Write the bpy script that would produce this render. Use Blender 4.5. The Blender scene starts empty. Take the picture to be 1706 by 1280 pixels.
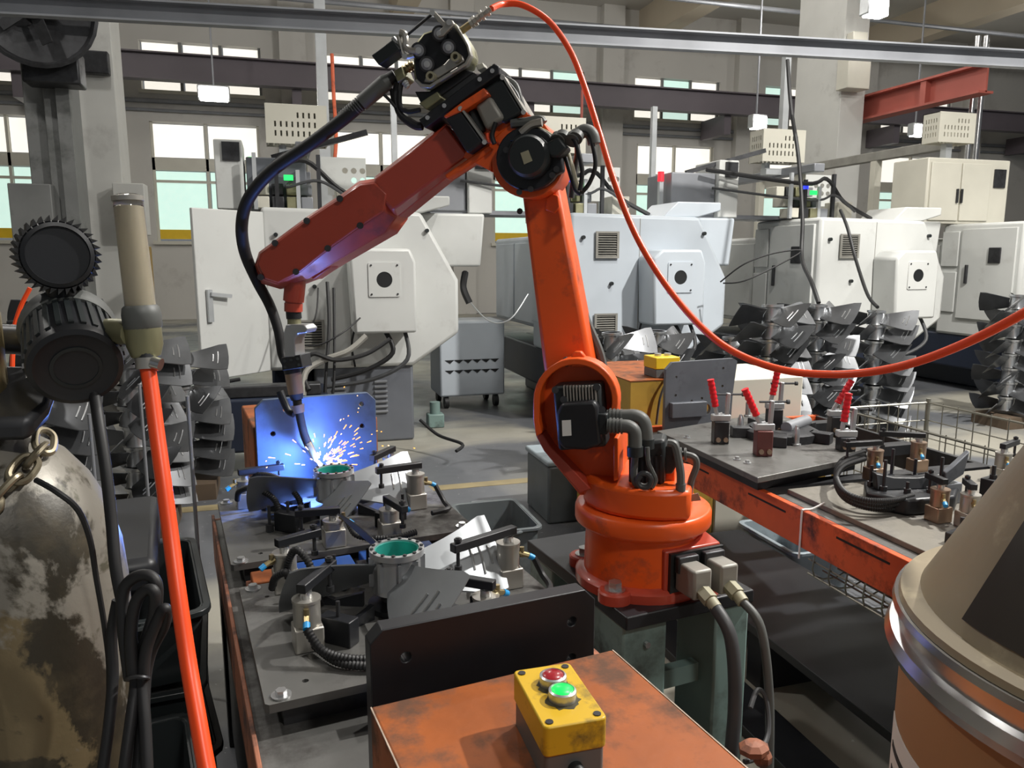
import bpy, bmesh, math, random
from mathutils import Vector, Matrix
random.seed(7)
S = bpy.context.scene
COL = S.collection
# ------------------------------------------------------------ camera
FPX, CX, CY = 1280.0, 853.0, 640.0
CAM_H = 1.45
YAW, TILT = math.radians(16.8), math.radians(9.3)
cd = bpy.data.cameras.new('camera'); cam = bpy.data.objects.new('camera', cd); COL.objects.link(cam)
cam.location = (0, 0, CAM_H)
cam.rotation_euler = (math.pi/2 - TILT, 0, -YAW)
cd.sensor_width = 36; cd.lens = FPX/1706*36; cd.clip_start = .02; cd.clip_end = 200
S.camera = cam
# ------------------------------------------------------------ world, exposure, big lights
S.view_settings.view_transform = 'Standard'; S.view_settings.look = 'None'
S.view_settings.gamma = 1; S.view_settings.use_curve_mapping = False
S.view_settings.exposure = 0.22
w = bpy.data.worlds.new('hall_air'); S.world = w; w.use_nodes = True
w.node_tree.nodes['Background'].inputs[0].default_value = (.80, .86, .92, 1)
w.node_tree.nodes['Background'].inputs[1].default_value = .15
def area(name, loc, target, size, power, col=(1, 1, 1)):
    l = bpy.data.lights.new(name, 'AREA'); l.shape = 'DISK'; l.size = size; l.energy = power; l.color = col
    o = bpy.data.objects.new(name, l); COL.objects.link(o); o.location = loc
    o.rotation_euler = (Vector(target) - Vector(loc)).to_track_quat('-Z', 'Y').to_euler()
    return o
# high-bay lamps of the hall (those behind and beside the camera are out of the picture)
HB = [(5.0, 1.5, 5.5, 620, .22), (1.6, -2.8, 5.2, 110, .5), (-3.5, 4.5, 6.4, 110, .4), (3.2, 3.2, 6.4, 150, .4), (9.0, 3.0, 6.4, 170, .4)]
for (x, y, z, p, s) in HB:
    area('high_bay_light', (x, y, z), (x, y, 0), s, p, (1, .97, .92))
for (x, y, z, p) in [(-4, 13.5, 6.3, 180), (3.5, 14.5, 6.3, 170), (10.5, 14.5, 6.3, 140), (18.5, 13.5, 6.3, 140), (5.6, 9.0, 6.4, 170), (-1.5, 8.0, 6.4, 110), (12.5, 8.5, 6.4, 150)]:  # added fill points without fixtures, brightening the back wall and ceiling
    l = bpy.data.lights.new('rear_fill_light', 'POINT'); l.energy = p; l.shadow_soft_size = .25; l.color = (1, .97, .93)
    o = bpy.data.objects.new('rear_fill_light', l); COL.objects.link(o); o.location = (x, y, z)
# ------------------------------------------------------------ frames and pixels
CW = Vector((0, 0, CAM_H))
FW = Vector((math.sin(YAW)*math.cos(TILT), math.cos(YAW)*math.cos(TILT), -math.sin(TILT)))
RT = Vector((math.cos(YAW), -math.sin(YAW), 0)); UP = RT.cross(FW)
def ray(x, y): return FW + RT*((x-CX)/FPX) - UP*((y-CY)/FPX)
class Fr:
    def __init__(s, o=(0, 0, 0), deg=0):
        s.o = Vector(o); s.a = math.radians(deg); s.R = Matrix.Rotation(s.a, 3, 'Z'); s.Ri = s.R.transposed()
    def l(s, p): return s.Ri @ (Vector(p) - s.o)
    def w(s, p): return s.R @ Vector(p) + s.o
    def on(s, x, y, ax, val):
        c = s.l(CW); r = s.Ri @ ray(x, y); t = (val - c[ax])/r[ax]; return c + r*t
    def X(s, x, y, v): return s.on(x, y, 0, v)
    def Y(s, x, y, v): return s.on(x, y, 1, v)
    def Z(s, x, y, v): return s.on(x, y, 2, v)
    def D(s, x, y, d): return s.l(CW + ray(x, y)*d)
WF = Fr(); TF = Fr((0, 0, 0), 7.2); RF = Fr((.88, 1.74, .62), 148.1)
# ------------------------------------------------------------ mesh builder
def rot2(pts, a, c=(0, 0)):
    ca, sa = math.cos(a), math.sin(a)
    return [(c[0]+(x-c[0])*ca-(y-c[1])*sa, c[1]+(x-c[0])*sa+(y-c[1])*ca) for x, y in pts]
def circ(c, r, n=16, a0=0, ry=None): return [(c[0]+r*math.cos(a0+2*math.pi*i/n), c[1]+(ry or r)*math.sin(a0+2*math.pi*i/n)) for i in range(n)]
def rrect(x0, x1, y0, y1, r, n=4):
    o = []
    for cx, cy, a in ((x1-r, y1-r, 0), (x0+r, y1-r, 90), (x0+r, y0+r, 180), (x1-r, y0+r, 270)):
        for i in range(n+1):
            t = math.radians(a+90*i/n); o.append((cx+r*math.cos(t), cy+r*math.sin(t)))
    return o
def smooth_path(pts, k=6, closed=False):
    P = [Vector(p) for p in pts]; n = len(P); out = []
    rng = range(n if closed else n-1)
    for i in rng:
        if closed: a, b, c, d = P[i-1], P[i], P[(i+1) % n], P[(i+2) % n]
        else: a, b, c, d = P[max(i-1, 0)], P[i], P[i+1], P[min(i+2, n-1)]
        for j in range(k):
            t = j/k
            out.append(.5*((2*b)+(c-a)*t+(2*a-5*b+4*c-d)*t*t+(3*b-a-3*c+d)*t**3))
    if not closed: out.append(P[-1])
    return out
class MB:
    def __init__(s): s.v = []; s.f = []
    def _ring(s, c, e1, e2, r, n, a0=0):
        b = len(s.v)
        for i in range(n):
            a = a0+2*math.pi*i/n; s.v.append(c+e1*(r*math.cos(a))+e2*(r*math.sin(a)))
        return b
    def mm(s, x0, x1, y0, y1, z0, z1):
        b = len(s.v)
        for z in (z0, z1):
            for x, y in ((x0, y0), (x1, y0), (x1, y1), (x0, y1)): s.v.append(Vector((x, y, z)))
        s.f += [(b+3, b+2, b+1, b), (b+4, b+5, b+6, b+7)]+[(b+i, b+(i+1) % 4, b+4+(i+1) % 4, b+4+i) for i in range(4)]
        return s
    def box(s, c, sz, R=None):
        b = len(s.v); s.mm(-sz[0]/2, sz[0]/2, -sz[1]/2, sz[1]/2, -sz[2]/2, sz[2]/2); c = Vector(c)
        for i in range(b, len(s.v)): s.v[i] = (R @ s.v[i] if R else s.v[i])+c
        return s
    def beam(s, p0, p1, wd, ht, up=(0, 0, 1)):
        p0, p1 = Vector(p0), Vector(p1); d = (p1-p0); L = d.length; d.normalize()
        u = Vector(up); sd = d.cross(u)
        if sd.length < 1e-4: sd = d.cross(Vector((1, 0, 0)))
        sd.normalize(); u = sd.cross(d)
        return s.box((p0+p1)/2, (L, wd, ht), Matrix((d, -sd, u)).transposed())
    def cyl(s, p0, p1, r0, r1=None, n=16, cap=True):
        p0, p1 = Vector(p0), Vector(p1); r1 = r0 if r1 is None else r1
        d = (p1-p0).normalized(); e1 = d.orthogonal().normalized(); e2 = d.cross(e1)
        a = s._ring(p0, e1, e2, r0, n); b = s._ring(p1, e1, e2, r1, n)
        s.f += [(a+i, a+(i+1) % n, b+(i+1) % n, b+i) for i in range(n)]
        if cap: s.f += [tuple(range(a+n-1, a-1, -1)), tuple(range(b, b+n))]
        return s
    def lathe(s, prof, o=(0, 0, 0), axis=(0, 0, 1), n=24, closed=False):
        o = Vector(o); d = Vector(axis).normalized(); e1 = d.orthogonal().normalized(); e2 = d.cross(e1)
        rs = [s._ring(o+d*z, e1, e2, max(r, 1e-5), n) for r, z in prof]
        pr = list(zip(rs, rs[1:]))+([(rs[-1], rs[0])] if closed else [])
        for a, b in pr: s.f += [(a+i, a+(i+1) % n, b+(i+1) % n, b+i) for i in range(n)]
        if not closed: s.f += [tuple(range(rs[0]+n-1, rs[0]-1, -1)), tuple(range(rs[-1], rs[-1]+n))]
        return s
    def tube(s, pts, r, n=8, k=6, closed=False, rib=0):
        P = smooth_path(pts, k, closed) if k else [Vector(p) for p in pts]
        m = len(P); e = None; rs = []
        for i in range(m):
            t = (P[(i+1) % m]-P[i-1]) if closed else (P[min(i+1, m-1)]-P[max(i-1, 0)])
            if t.length < 1e-9: t = Vector((0, 0, 1))
            t.normalize()
            if e is None: e = t.orthogonal().normalized()
            e = (e-t*e.dot(t))
            if e.length < 1e-6: e = t.orthogonal()
            e.normalize(); rr = r(i/(m-1)) if callable(r) else r
            if rib and i % 2: rr *= 1-rib
            rs.append(s._ring(P[i], e, t.cross(e), rr, n))
        pr = list(zip(rs, rs[1:]))+([(rs[-1], rs[0])] if closed else [])
        for a, b in pr: s.f += [(a+i, a+(i+1) % n, b+(i+1) % n, b+i) for i in range(n)]
        if not closed: s.f += [tuple(range(rs[0]+n-1, rs[0]-1, -1)), tuple(range(rs[-1], rs[-1]+n))]
        return s
    def ext(s, pts, vec):
        b = len(s.v); n = len(pts); vec = Vector(vec)
        s.v += [Vector(p) for p in pts]; s.v += [Vector(p)+vec for p in pts]
        s.f += [tuple(range(b+n-1, b-1, -1)), tuple(range(b+n, b+2*n))]+[(b+i, b+(i+1) % n, b+n+(i+1) % n, b+n+i) for i in range(n)]
        return s
    def plate(s, outer, holes, org, ux, uy, vec):
        """flat plate with real holes: 2-d loops on axes ux, uy from org, extruded by vec"""
        org, ux, uy, vec = Vector(org), Vector(ux), Vector(uy), Vector(vec)
        bm = bmesh.new(); loops = []
        for lp in [outer]+list(holes):
            vs = [bm.verts.new((x, y, 0)) for x, y in lp]
            for i in range(len(vs)): bm.edges.new((vs[i], vs[(i+1) % len(vs)]))
            loops.append(vs)
        bmesh.ops.triangle_fill(bm, use_beauty=True, use_dissolve=False, edges=bm.edges[:], normal=(0, 0, 1))
        bm.verts.index_update(); N = len(bm.verts); b = len(s.v)
        base = [org+ux*v.co.x+uy*v.co.y for v in bm.verts]
        s.v += base+[p+vec for p in base]
        for f in bm.faces:
            ix = [v.index for v in f.verts]; s.f += [tuple(b+i for i in reversed(ix)), tuple(b+N+i for i in ix)]
        for vs in loops:
            for i in range(len(vs)):
                p, q = vs[i].index, vs[(i+1) % len(vs)].index; s.f.append((b+p, b+q, b+N+q, b+N+p))
        bm.free(); return s
    def ball(s, c, r, n=10, m=6, sc=(1, 1, 1)):
        c = Vector(c); rs = []
        for j in range(1, m):
            t = math.pi*j/m; b = len(s.v); rs.append(b)
            for i in range(n):
                a = 2*math.pi*i/n
                s.v.append(c+Vector((sc[0]*r*math.sin(t)*math.cos(a), sc[1]*r*math.sin(t)*math.sin(a), sc[2]*r*math.cos(t))))
        b = len(s.v); s.v += [c+Vector((0, 0, r*sc[2])), c-Vector((0, 0, r*sc[2]))]
        s.f += [(b, rs[0]+i, rs[0]+(i+1) % n) for i in range(n)]+[(b+1, rs[-1]+(i+1) % n, rs[-1]+i) for i in range(n)]
        for p, q in zip(rs, rs[1:]): s.f += [(p+i, q+i, q+(i+1) % n, p+(i+1) % n) for i in range(n)]
        return s
    def mesh(s, name, mat, smooth=True):
        me = bpy.data.meshes.new(name); me.from_pydata([tuple(v) for v in s.v], [], s.f)
        bm = bmesh.new(); bm.from_mesh(me); bmesh.ops.recalc_face_normals(bm, faces=bm.faces[:]); bm.to_mesh(me); bm.free()
        if smooth:
            me.polygons.foreach_set('use_smooth', [True]*len(me.polygons)); me.set_sharp_from_angle(angle=math.radians(38))
        me.materials.append(mat); return me
    def build(s, name, mat, parent=None, bev=0, fr=None, smooth=True):
        """parent: a thing (its frame origin is subtracted) or a part; no parent: its own origin at the base centre of frame fr"""
        off = OFF.get(parent.name, Vector()) if parent else None
        if parent is None:
            xs = [v.x for v in s.v]; ys = [v.y for v in s.v]; zs = [v.z for v in s.v]
            off = Vector(((min(xs)+max(xs))/2, (min(ys)+max(ys))/2, min(zs)))
        s.v = [v-off for v in s.v]
        o = bpy.data.objects.new(name, s.mesh(name, mat, smooth)); COL.objects.link(o)
        OFF[o.name] = off
        if parent: o.parent = parent
        else:
            fr = fr or WF; o.location = fr.w(off); o.rotation_euler.z = fr.a
        if bev:
            b = o.modifiers.new('bevel', 'BEVEL'); b.width = bev; b.segments = 2; b.limit_method = 'ANGLE'; b.angle_limit = math.radians(40); b.use_clamp_overlap = True
        return o
OFF = {}
def thing(name, label, cat, loc, fr=None, group=None):
    fr = fr or WF
    o = bpy.data.objects.new(name, None); o.empty_display_size = .05; COL.objects.link(o)
    o.location = fr.w(loc); o.rotation_euler.z = fr.a; OFF[o.name] = Vector(loc)
    return tag(o, label, cat, group)
def tag(o, label, cat, group=None):
    o['label'] = label; o['category'] = cat
    if group: o['group'] = group
    return o
def struct(o): o['kind'] = 'structure'; return o
def dup(o, parent=None):
    c = o.copy(); COL.objects.link(c); c.parent = parent; OFF[c.name] = OFF.get(o.name, Vector())
    for ch in list(o.children): dup(ch, c)
    return c
ORD = ['topmost', 'second from top', 'third from top', 'fourth from top', 'fifth from top', 'sixth from top', 'seventh from top', 'eighth from top', 'ninth from top', 'tenth from top', 'eleventh from top', 'twelfth from top']
# ------------------------------------------------------------ materials (all procedural)
MAT = {}
def M(name, col, rough=.5, metal=0., var=.12, scale=6., dirt=None, damt=.5, dscale=4., bump=0., bscale=60., emit=None, estr=0., trans=0., coat=0., alpha=1.):
    m = bpy.data.materials.new(name); m.use_nodes = True; nt = m.node_tree; N, L = nt.nodes, nt.links
    p = N['Principled BSDF']; p.inputs['Roughness'].default_value = rough; p.inputs['Metallic'].default_value = metal
    p.inputs['Coat Weight'].default_value = coat; p.inputs['Transmission Weight'].default_value = trans; p.inputs['Alpha'].default_value = alpha
    tc = N.new('ShaderNodeTexCoord')
    def noise(sc, det=4.):
        n = N.new('ShaderNodeTexNoise'); n.inputs['Scale'].default_value = sc; n.inputs['Detail'].default_value = det
        L.new(tc.outputs['Object'], n.inputs['Vector']); return n
    c4 = (*col, 1)
    n = noise(scale)
    r = N.new('ShaderNodeValToRGB'); L.new(n.outputs['Fac'], r.inputs['Fac'])
    r.color_ramp.elements[0].position = .3; r.color_ramp.elements[1].position = .7
    r.color_ramp.elements[0].color = tuple(max(0, c*(1-var)) for c in col)+(1,)
    r.color_ramp.elements[1].color = tuple(min(1, c*(1+var*.6)) for c in col)+(1,)
    out = r.outputs['Color']
    if dirt:
        d = noise(dscale, 8.); d.inputs['Roughness'].default_value = .65
        dr = N.new('ShaderNodeValToRGB'); L.new(d.outputs['Fac'], dr.inputs['Fac'])
        dr.color_ramp.elements[0].position = .62-.3*damt; dr.color_ramp.elements[1].position = .78-.3*damt
        mx = N.new('ShaderNodeMixRGB'); L.new(dr.outputs['Color'], mx.inputs['Fac']); L.new(out, mx.inputs['Color1']); mx.inputs['Color2'].default_value = (*dirt, 1)
        out = mx.outputs['Color']
        rr = N.new('ShaderNodeMath'); rr.operation = 'MULTIPLY_ADD'; L.new(dr.outputs['Color'], rr.inputs[0]); rr.inputs[1].default_value = .25; rr.inputs[2].default_value = rough; rr.use_clamp = True
        L.new(rr.outputs[0], p.inputs['Roughness'])
    L.new(out, p.inputs['Base Color'])
    if bump:
        b = noise(bscale, 3.); bn = N.new('ShaderNodeBump'); bn.inputs['Strength'].default_value = bump; bn.inputs['Distance'].default_value = .004
        L.new(b.outputs['Fac'], bn.inputs['Height']); L.new(bn.outputs['Normal'], p.inputs['Normal'])
    if emit:
        p.inputs['Emission Color'].default_value = (*emit, 1); p.inputs['Emission Strength'].default_value = estr
    MAT[name] = m; return m
m_orange = M('robot_orange_paint', (.80, .105, .012), .36, var=.06, dirt=(.25, .055, .03), damt=.18, dscale=7)
m_red = M('robot_red_paint', (.46, .062, .034), .36, coat=.35, var=.1, dirt=(.2, .04, .025), damt=.16, dscale=6)
m_boxo = M('worn_orange_steel', (.31, .076, .010), .55, var=.25, scale=9, dirt=(.10, .042, .02), damt=.5, dscale=11, bump=.15)
m_rail = M('orange_rail_paint', (.62, .10, .025), .5, var=.15, dirt=(.10, .03, .02), damt=.3, dscale=9)
m_rust = M('rusty_orange_edge', (.35, .13, .07), .6, var=.3, dirt=(.09, .05, .04), damt=.5, dscale=14)
m_yel = M('yellow_plastic', (.58, .36, .012), .42, var=.08, dirt=(.07, .055, .02), damt=.42, dscale=16)
m_yelc = M('clean_yellow_plastic', (.76, .50, .02), .42, var=.06)
m_och = M('ochre_painted_steel', (.42, .26, .04), .5, var=.2, dirt=(.1, .06, .02), damt=.3)
m_blk = M('black_painted_steel', (.012, .013, .016), .42, var=.2, scale=12)
m_blkp = M('black_plastic', (.014, .018, .019), .45, var=.15)
m_rub = M('black_rubber', (.012, .012, .013), .55, var=.2)
m_dk = M('dark_steel', (.055, .056, .06), .42, .55, var=.25, scale=14, dirt=(.02, .02, .022), damt=.35)
m_plate = M('oiled_jig_plate', (.17, .168, .16), .4, .45, var=.25, scale=5, dirt=(.05, .045, .042), damt=.45, dscale=5, bump=.06)
m_slabb = M('arc_tinted_steel_plate', (.085, .13, .21), .42, .1, var=.15, scale=7, dirt=(.05, .06, .09), damt=.25)  # grey plate with part of the blue arc light mixed into its colour
m_slab = M('grey_steel_plate', (.14, .15, .17), .45, .3, var=.18, scale=7, dirt=(.06, .06, .065), damt=.25)
m_steel = M('bright_steel', (.62, .63, .64), .28, .9, var=.12, scale=20)
m_alu = M('cast_aluminium', (.56, .57, .58), .36, .75, var=.1, scale=14, bump=.08)
m_blade = M('aluminium_fan_blade', (.31, .325, .34), .46, .7, var=.12, scale=9)
m_teal = M('arc_reflection_bore', (.05, .44, .37), .28, .4, var=.2, scale=25)  # arc-light reflection in the machined bore, painted as teal base colour
m_olive = M('zinc_yellow_casting', (.28, .27, .16), .42, .6, var=.18, scale=16)
m_brass = M('brass_fitting', (.40, .32, .17), .35, .9, var=.15)
m_copper = M('oily_bronze_cylinder', (.42, .30, .22), .32, .8, var=.2)
m_alucyl = M('anodised_cylinder_body', (.46, .44, .40), .36, .7, var=.12)
m_blue = M('blue_painted_steel', (.012, .07, .30), .45, var=.2, dirt=(.02, .03, .06), damt=.3)
m_bluec = M('blue_push_fitting', (.02, .28, .62), .4)
m_hose = M('orange_red_hose', (.88, .075, .012), .35, var=.05)
m_gpipe = M('grey_conduit_plastic', (.10, .105, .10), .5, var=.15)
m_cable = M('dark_grey_cable', (.05, .052, .055), .5, var=.15)
m_wht = M('machine_white_paint', (.60, .61, .59), .42, var=.05, scale=3, dirt=(.5, .5, .48), damt=.15)
m_wht2 = M('machine_cool_white_paint', (.52, .57, .62), .42, var=.05, scale=3)
m_cream = M('cream_painted_steel', (.58, .56, .48), .45, var=.06, scale=3)
m_mgrey = M('machine_grey_paint', (.14, .15, .17), .45, var=.1, scale=4)
m_mnavy = M('machine_navy_paint', (.018, .024, .042), .4, var=.15, scale=4)
m_vent = M('vent_metal', (.30, .29, .26), .5, .3, var=.2)
m_hole = M('dark_opening', (.006, .007, .008), .6)
m_bin = M('grey_plastic_bin', (.10, .115, .12), .42, var=.15, dirt=(.04, .045, .05), damt=.3)
m_binl = M('pale_grey_plastic_bin', (.28, .33, .36), .4, var=.12, dirt=(.10, .11, .12), damt=.25)
m_bind = M('black_plastic_bin', (.02, .024, .025), .35, var=.2)
m_green = M('grey_green_machine_paint', (.18, .265, .245), .45, var=.1, dirt=(.05, .06, .055), damt=.3)
m_kraft = M('kraft_fibreboard', (.40, .215, .10), .6, var=.1, scale=3, dirt=(.35, .19, .09), damt=.2)
m_tan = M('dusty_tan_plastic', (.30, .245, .16), .45, var=.15, scale=5, dirt=(.5, .42, .28), damt=.12, dscale=10)
m_smoke = M('smoked_dark_panel', (.035, .028, .022), .3, var=.2)
m_chrome = M('galvanised_ring', (.50, .50, .50), .25, .95, var=.15)
m_redh = M('red_grip', (.72, .015, .025), .35, var=.05)
m_cast = M('red_brown_casting', (.16, .055, .05), .5, .2, var=.25)
m_grip = M('galvanised_wire', (.30, .29, .25), .4, .8, var=.2)
m_paper = M('white_paper', (.75, .75, .72), .7, var=.05)
m_ink = M('black_print', (.03, .03, .03), .7)
m_label = M('aged_label', (.34, .32, .22), .5, var=.2)
m_bladed = M('dull_fan_blade', (.17, .176, .185), .33, .8, var=.2, scale=9)
m_pale = M('dusty_jig_plate', (.21, .195, .165), .5, .2, var=.2, scale=4, dirt=(.09, .085, .08), damt=.4)
m_chain = M('worn_chain_steel', (.30, .26, .18), .4, .7, var=.3, scale=30)
m_glass = M('cloudy_flow_tube', (.62, .56, .42), .3, var=.08)
m_clear = M('clear_tube_glass', (.9, .88, .82), .08, trans=.95)
m_concr = M('painted_concrete', (.60, .60, .57), .7, var=.08, scale=1.5, dirt=(.42, .41, .39), damt=.2, dscale=1.2)
m_dcol = M('dark_grey_column_paint', (.20, .205, .20), .55, var=.2, scale=2, dirt=(.10, .105, .10), damt=.35, dscale=2)
m_wall = M('plastered_wall', (.54, .525, .49), .8, var=.06, scale=.6, dirt=(.38, .36, .33), damt=.2, dscale=.7)
m_ceil = M('ceiling_concrete', (.52, .50, .46), .8, var=.08, scale=.5)
m_cbeam = M('beige_concrete_beam', (.50, .43, .33), .8, var=.08, scale=.6)
m_chan = M('grey_steel_channel', (.26, .27, .29), .45, .3, var=.15, scale=3)
m_crane = M('purple_grey_girder', (.115, .098, .112), .55, var=.12, scale=1)
m_crred = M('faded_red_girder', (.40, .10, .075), .55, var=.12, scale=1.5)
m_post = M('galvanised_post', (.55, .57, .58), .4, .5, var=.1)
m_sky = M('daylit_sheet', (.8, .8, .75), .6, emit=(1.0, .95, .85), estr=.75)
m_skyg = M('daylit_green_outside', (.3, .6, .5), .6, emit=(.80, 1.0, .90), estr=.62)
m_lamp = M('lamp_lens', (1, 1, 1), .3, emit=(1, .98, .95), estr=25)
m_ledg = M('green_indicator', (.02, .6, .1), .4, emit=(.02, 1, .15), estr=1.1)
m_ledr = M('red_indicator', (.6, .02, .03), .4, emit=(1, .03, .05), estr=.8)
m_ledb = M('blue_indicator', (.02, .03, .7), .4, emit=(.05, .08, 1), estr=1.0)
m_btng = M('lit_green_button', (.01, .42, .06), .3, emit=(0, .9, .12), estr=.75)
m_btnr = M('red_button', (.30, .012, .02), .25, coat=.5)
m_arc = M('arc_glow', (1, 1, 1), .5, emit=(.55, .72, 1), estr=30)
m_spark = M('hot_spark', (1, .5, .1), .5, emit=(1, .30, .03), estr=3.2)
m_sparkw = M('white_hot_spark', (1, .8, .5), .5, emit=(1, .55, .16), estr=5)
m_wood = M('dark_wood', (.10, .07, .045), .7, var=.2)
m_yline = M('faded_yellow_line', (.27, .22, .12), .6, var=.2)
# floor: worn concrete with dark oily patches
def floor_mat():
    m = bpy.data.materials.new('oily_concrete_floor'); m.use_nodes = True; N, L = m.node_tree.nodes, m.node_tree.links
    p = N['Principled BSDF']; tc = N.new('ShaderNodeTexCoord')
    def nz(sc, d, dist=0):
        n = N.new('ShaderNodeTexNoise'); n.inputs['Scale'].default_value = sc; n.inputs['Detail'].default_value = d; n.inputs['Distortion'].default_value = dist
        L.new(tc.outputs['Object'], n.inputs['Vector']); return n
    def ramp(src, a, b, c0, c1):
        r = N.new('ShaderNodeValToRGB'); L.new(src, r.inputs['Fac']); e = r.color_ramp.elements
        e[0].position = a; e[1].position = b; e[0].color = (*c0, 1); e[1].color = (*c1, 1); return r
    base = ramp(nz(1.1, 6).outputs['Fac'], .35, .7, (.27, .255, .215), (.36, .345, .29))
    stain = ramp(nz(.55, 5, .8).outputs['Fac'], .42, .56, (0, 0, 0), (1, 1, 1))
    mx = N.new('ShaderNodeMixRGB'); L.new(stain.outputs[0], mx.inputs['Fac']); L.new(base.outputs[0], mx.inputs['Color1']); mx.inputs['Color2'].default_value = (.105, .11, .12, 1)
    sp = ramp(nz(40, 2).outputs['Fac'], .70, .74, (0, 0, 0), (.5, .5, .5))
    m2 = N.new('ShaderNodeMixRGB'); L.new(sp.outputs[0], m2.inputs['Fac']); L.new(mx.outputs[0], m2.inputs['Color1']); m2.inputs['Color2'].default_value = (.5, .5, .48, 1)
    L.new(m2.outputs[0], p.inputs['Base Color'])
    rr = ramp(nz(3, 4).outputs['Fac'], .3, .7, (.28,)*3, (.55,)*3); L.new(rr.outputs[0], p.inputs['Roughness'])
    return m
m_floor = floor_mat()

def cyl_mat():
    m = bpy.data.materials.new('peeling_cylinder_paint'); m.use_nodes = True; N, L = m.node_tree.nodes, m.node_tree.links
    p = N['Principled BSDF']; tc = N.new('ShaderNodeTexCoord')
    def nz(sc, d, dist=0):
        n = N.new('ShaderNodeTexNoise'); n.inputs['Scale'].default_value = sc; n.inputs['Detail'].default_value = d; n.inputs['Distortion'].default_value = dist; n.inputs['Roughness'].default_value = .6
        L.new(tc.outputs['Object'], n.inputs['Vector']); return n.outputs['Fac']
    def mix(fac, c0, c1):
        x = N.new('ShaderNodeMixRGB'); L.new(fac, x.inputs['Fac'])
        if isinstance(c0, tuple): x.inputs['Color1'].default_value = (*c0, 1)
        else: L.new(c0, x.inputs['Color1'])
        x.inputs['Color2'].default_value = (*c1, 1); return x.outputs[0]
    def step(src, a, b):
        r = N.new('ShaderNodeMapRange'); L.new(src, r.inputs[0]); r.inputs[1].default_value = a; r.inputs[2].default_value = b; r.clamp = True; return r.outputs[0]
    sx = N.new('ShaderNodeSeparateXYZ'); L.new(tc.outputs['Object'], sx.inputs[0])
    def plus(u, v, k):
        q = N.new('ShaderNodeMath'); q.operation = 'MULTIPLY_ADD'; L.new(u, q.inputs[0]); q.inputs[1].default_value = k; L.new(v, q.inputs[2]); return q.outputs[0]
    base = mix(step(nz(9, 6), .42, .58), (.030, .026, .018), (.075, .060, .036))
    c = mix(step(nz(6, 7, .6), .50, .53), base, (.15, .115, .062))
    zz = step(sx.outputs['Z'], .95, 1.22)
    c = mix(step(plus(zz, nz(8, 7, .4), .17), .58, .62), c, (.21, .195, .165))
    c = mix(step(nz(14, 6, .3), .62, .66), c, (.09, .085, .06))
    L.new(c, p.inputs['Base Color']); p.inputs['Roughness'].default_value = .42; p.inputs['Metallic'].default_value = .25
    b = N.new('ShaderNodeBump'); b.inputs['Strength'].default_value = .25; b.inputs['Distance'].default_value = .004; L.new(nz(25, 5), b.inputs['Height']); L.new(b.outputs[0], p.inputs['Normal'])
    return m
m_cyl = cyl_mat()

m_grime = M('black_finger_grime', (.05, .042, .015), .6, var=.4, scale=120)
m_pale2 = M('chipped_bare_edge', (.42, .33, .26), .5, var=.4, scale=40)
# ============================================================ THE SETTING
struct(MB().mm(-14, 34, -7, 20, -.1, 0).build('floor', m_floor))
WY = 20.0
ups = [-6.87+4.1*k for k in range(7)]
holes = []
for x in ups:
    holes.append([(x, 5.25), (x+2.62, 5.25), (x+2.62, 6.33), (x, 6.33)])
    holes.append([(x+.1, 1.85), (x+2.5, 1.85), (x+2.5, 4.56), (x+.1, 4.56)])
struct(MB().plate([(-14, 0), (34, 0), (34, 8), (-14, 8)], holes, (0, WY, 0), (1, 0, 0), (0, 0, 1), (0, .3, 0)).build('wall_back', m_wall))
struct(MB().mm(-14, 34, -7, 20.3, 8, 8.2).build('ceiling', m_ceil))
struct(MB().mm(-14.2, -14, -7, 20.3, 0, 8).build('wall_left', m_wall))
wi = 0
for k, x in enumerate(ups):
    wi += 1
    wn = struct(MB().mm(x-.06, x+2.68, WY-.05, WY+.02, 5.17, 5.25).build('window_%d' % wi, m_cream))
    for i in range(3):
        x0 = x+.87*i+.02
        MB().mm(x0+.03, x0+.80, WY+.12, WY+.14, 5.28, 6.30).build('pane', m_sky if (i+k) % 5 else m_skyg, wn)
        MB().mm(x0+.80, x0+.87, WY+.06, WY+.16, 5.25, 6.33).build('mullion', m_dcol, wn)
    wi += 1
    wn = struct(MB().mm(x+.02, x+2.58, WY-.08, WY+.02, 1.77, 1.85).build('window_%d' % wi, m_cream))
    for i in range(2):
        x0 = x+.1+1.2*i
        MB().mm(x0+.05, x0+1.15, WY+.12, WY+.14, 3.78, 4.52).build('pane', m_sky, wn)
        MB().mm(x0+.05, x0+1.15, WY+.12, WY+.14, 1.9, 3.46).build('pane', m_skyg, wn)
        MB().mm(x0+.05, x0+1.15, WY+.10, WY+.125, 1.9, 2.12).build('sill_board', m_yelc, wn)
    fr = MB()
    for x0 in (x+.1, x+1.27, x+2.44): fr.mm(x0, x0+.06, WY+.06, WY+.18, 1.85, 4.56)
    fr.mm(x+.1, x+2.5, WY+.06, WY+.18, 3.48, 3.76).mm(x+.1, x+2.5, WY+.07, WY+.15, 3.2, 3.26)
    fr.build('window_frame', m_cream, wn)
    struct(MB().mm(x+3.05, x+3.65, WY-.25, WY, 0, 8).build('trim_%d' % (k+1), m_wall))
# concrete beams below the ceiling
for k, x in enumerate((-3.6, 2.9, 9.6, 16.6)):
    struct(MB().mm(x, x+.5, -7, 20, 7.2, 8).build('trim_%d' % (k+11), m_cbeam))
for k, y in enumerate((7.0, 13.5)):
    struct(MB().mm(-14, 34, y, y+.4, 7.4, 8).build('trim_%d' % (k+16), m_ceil))
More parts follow.
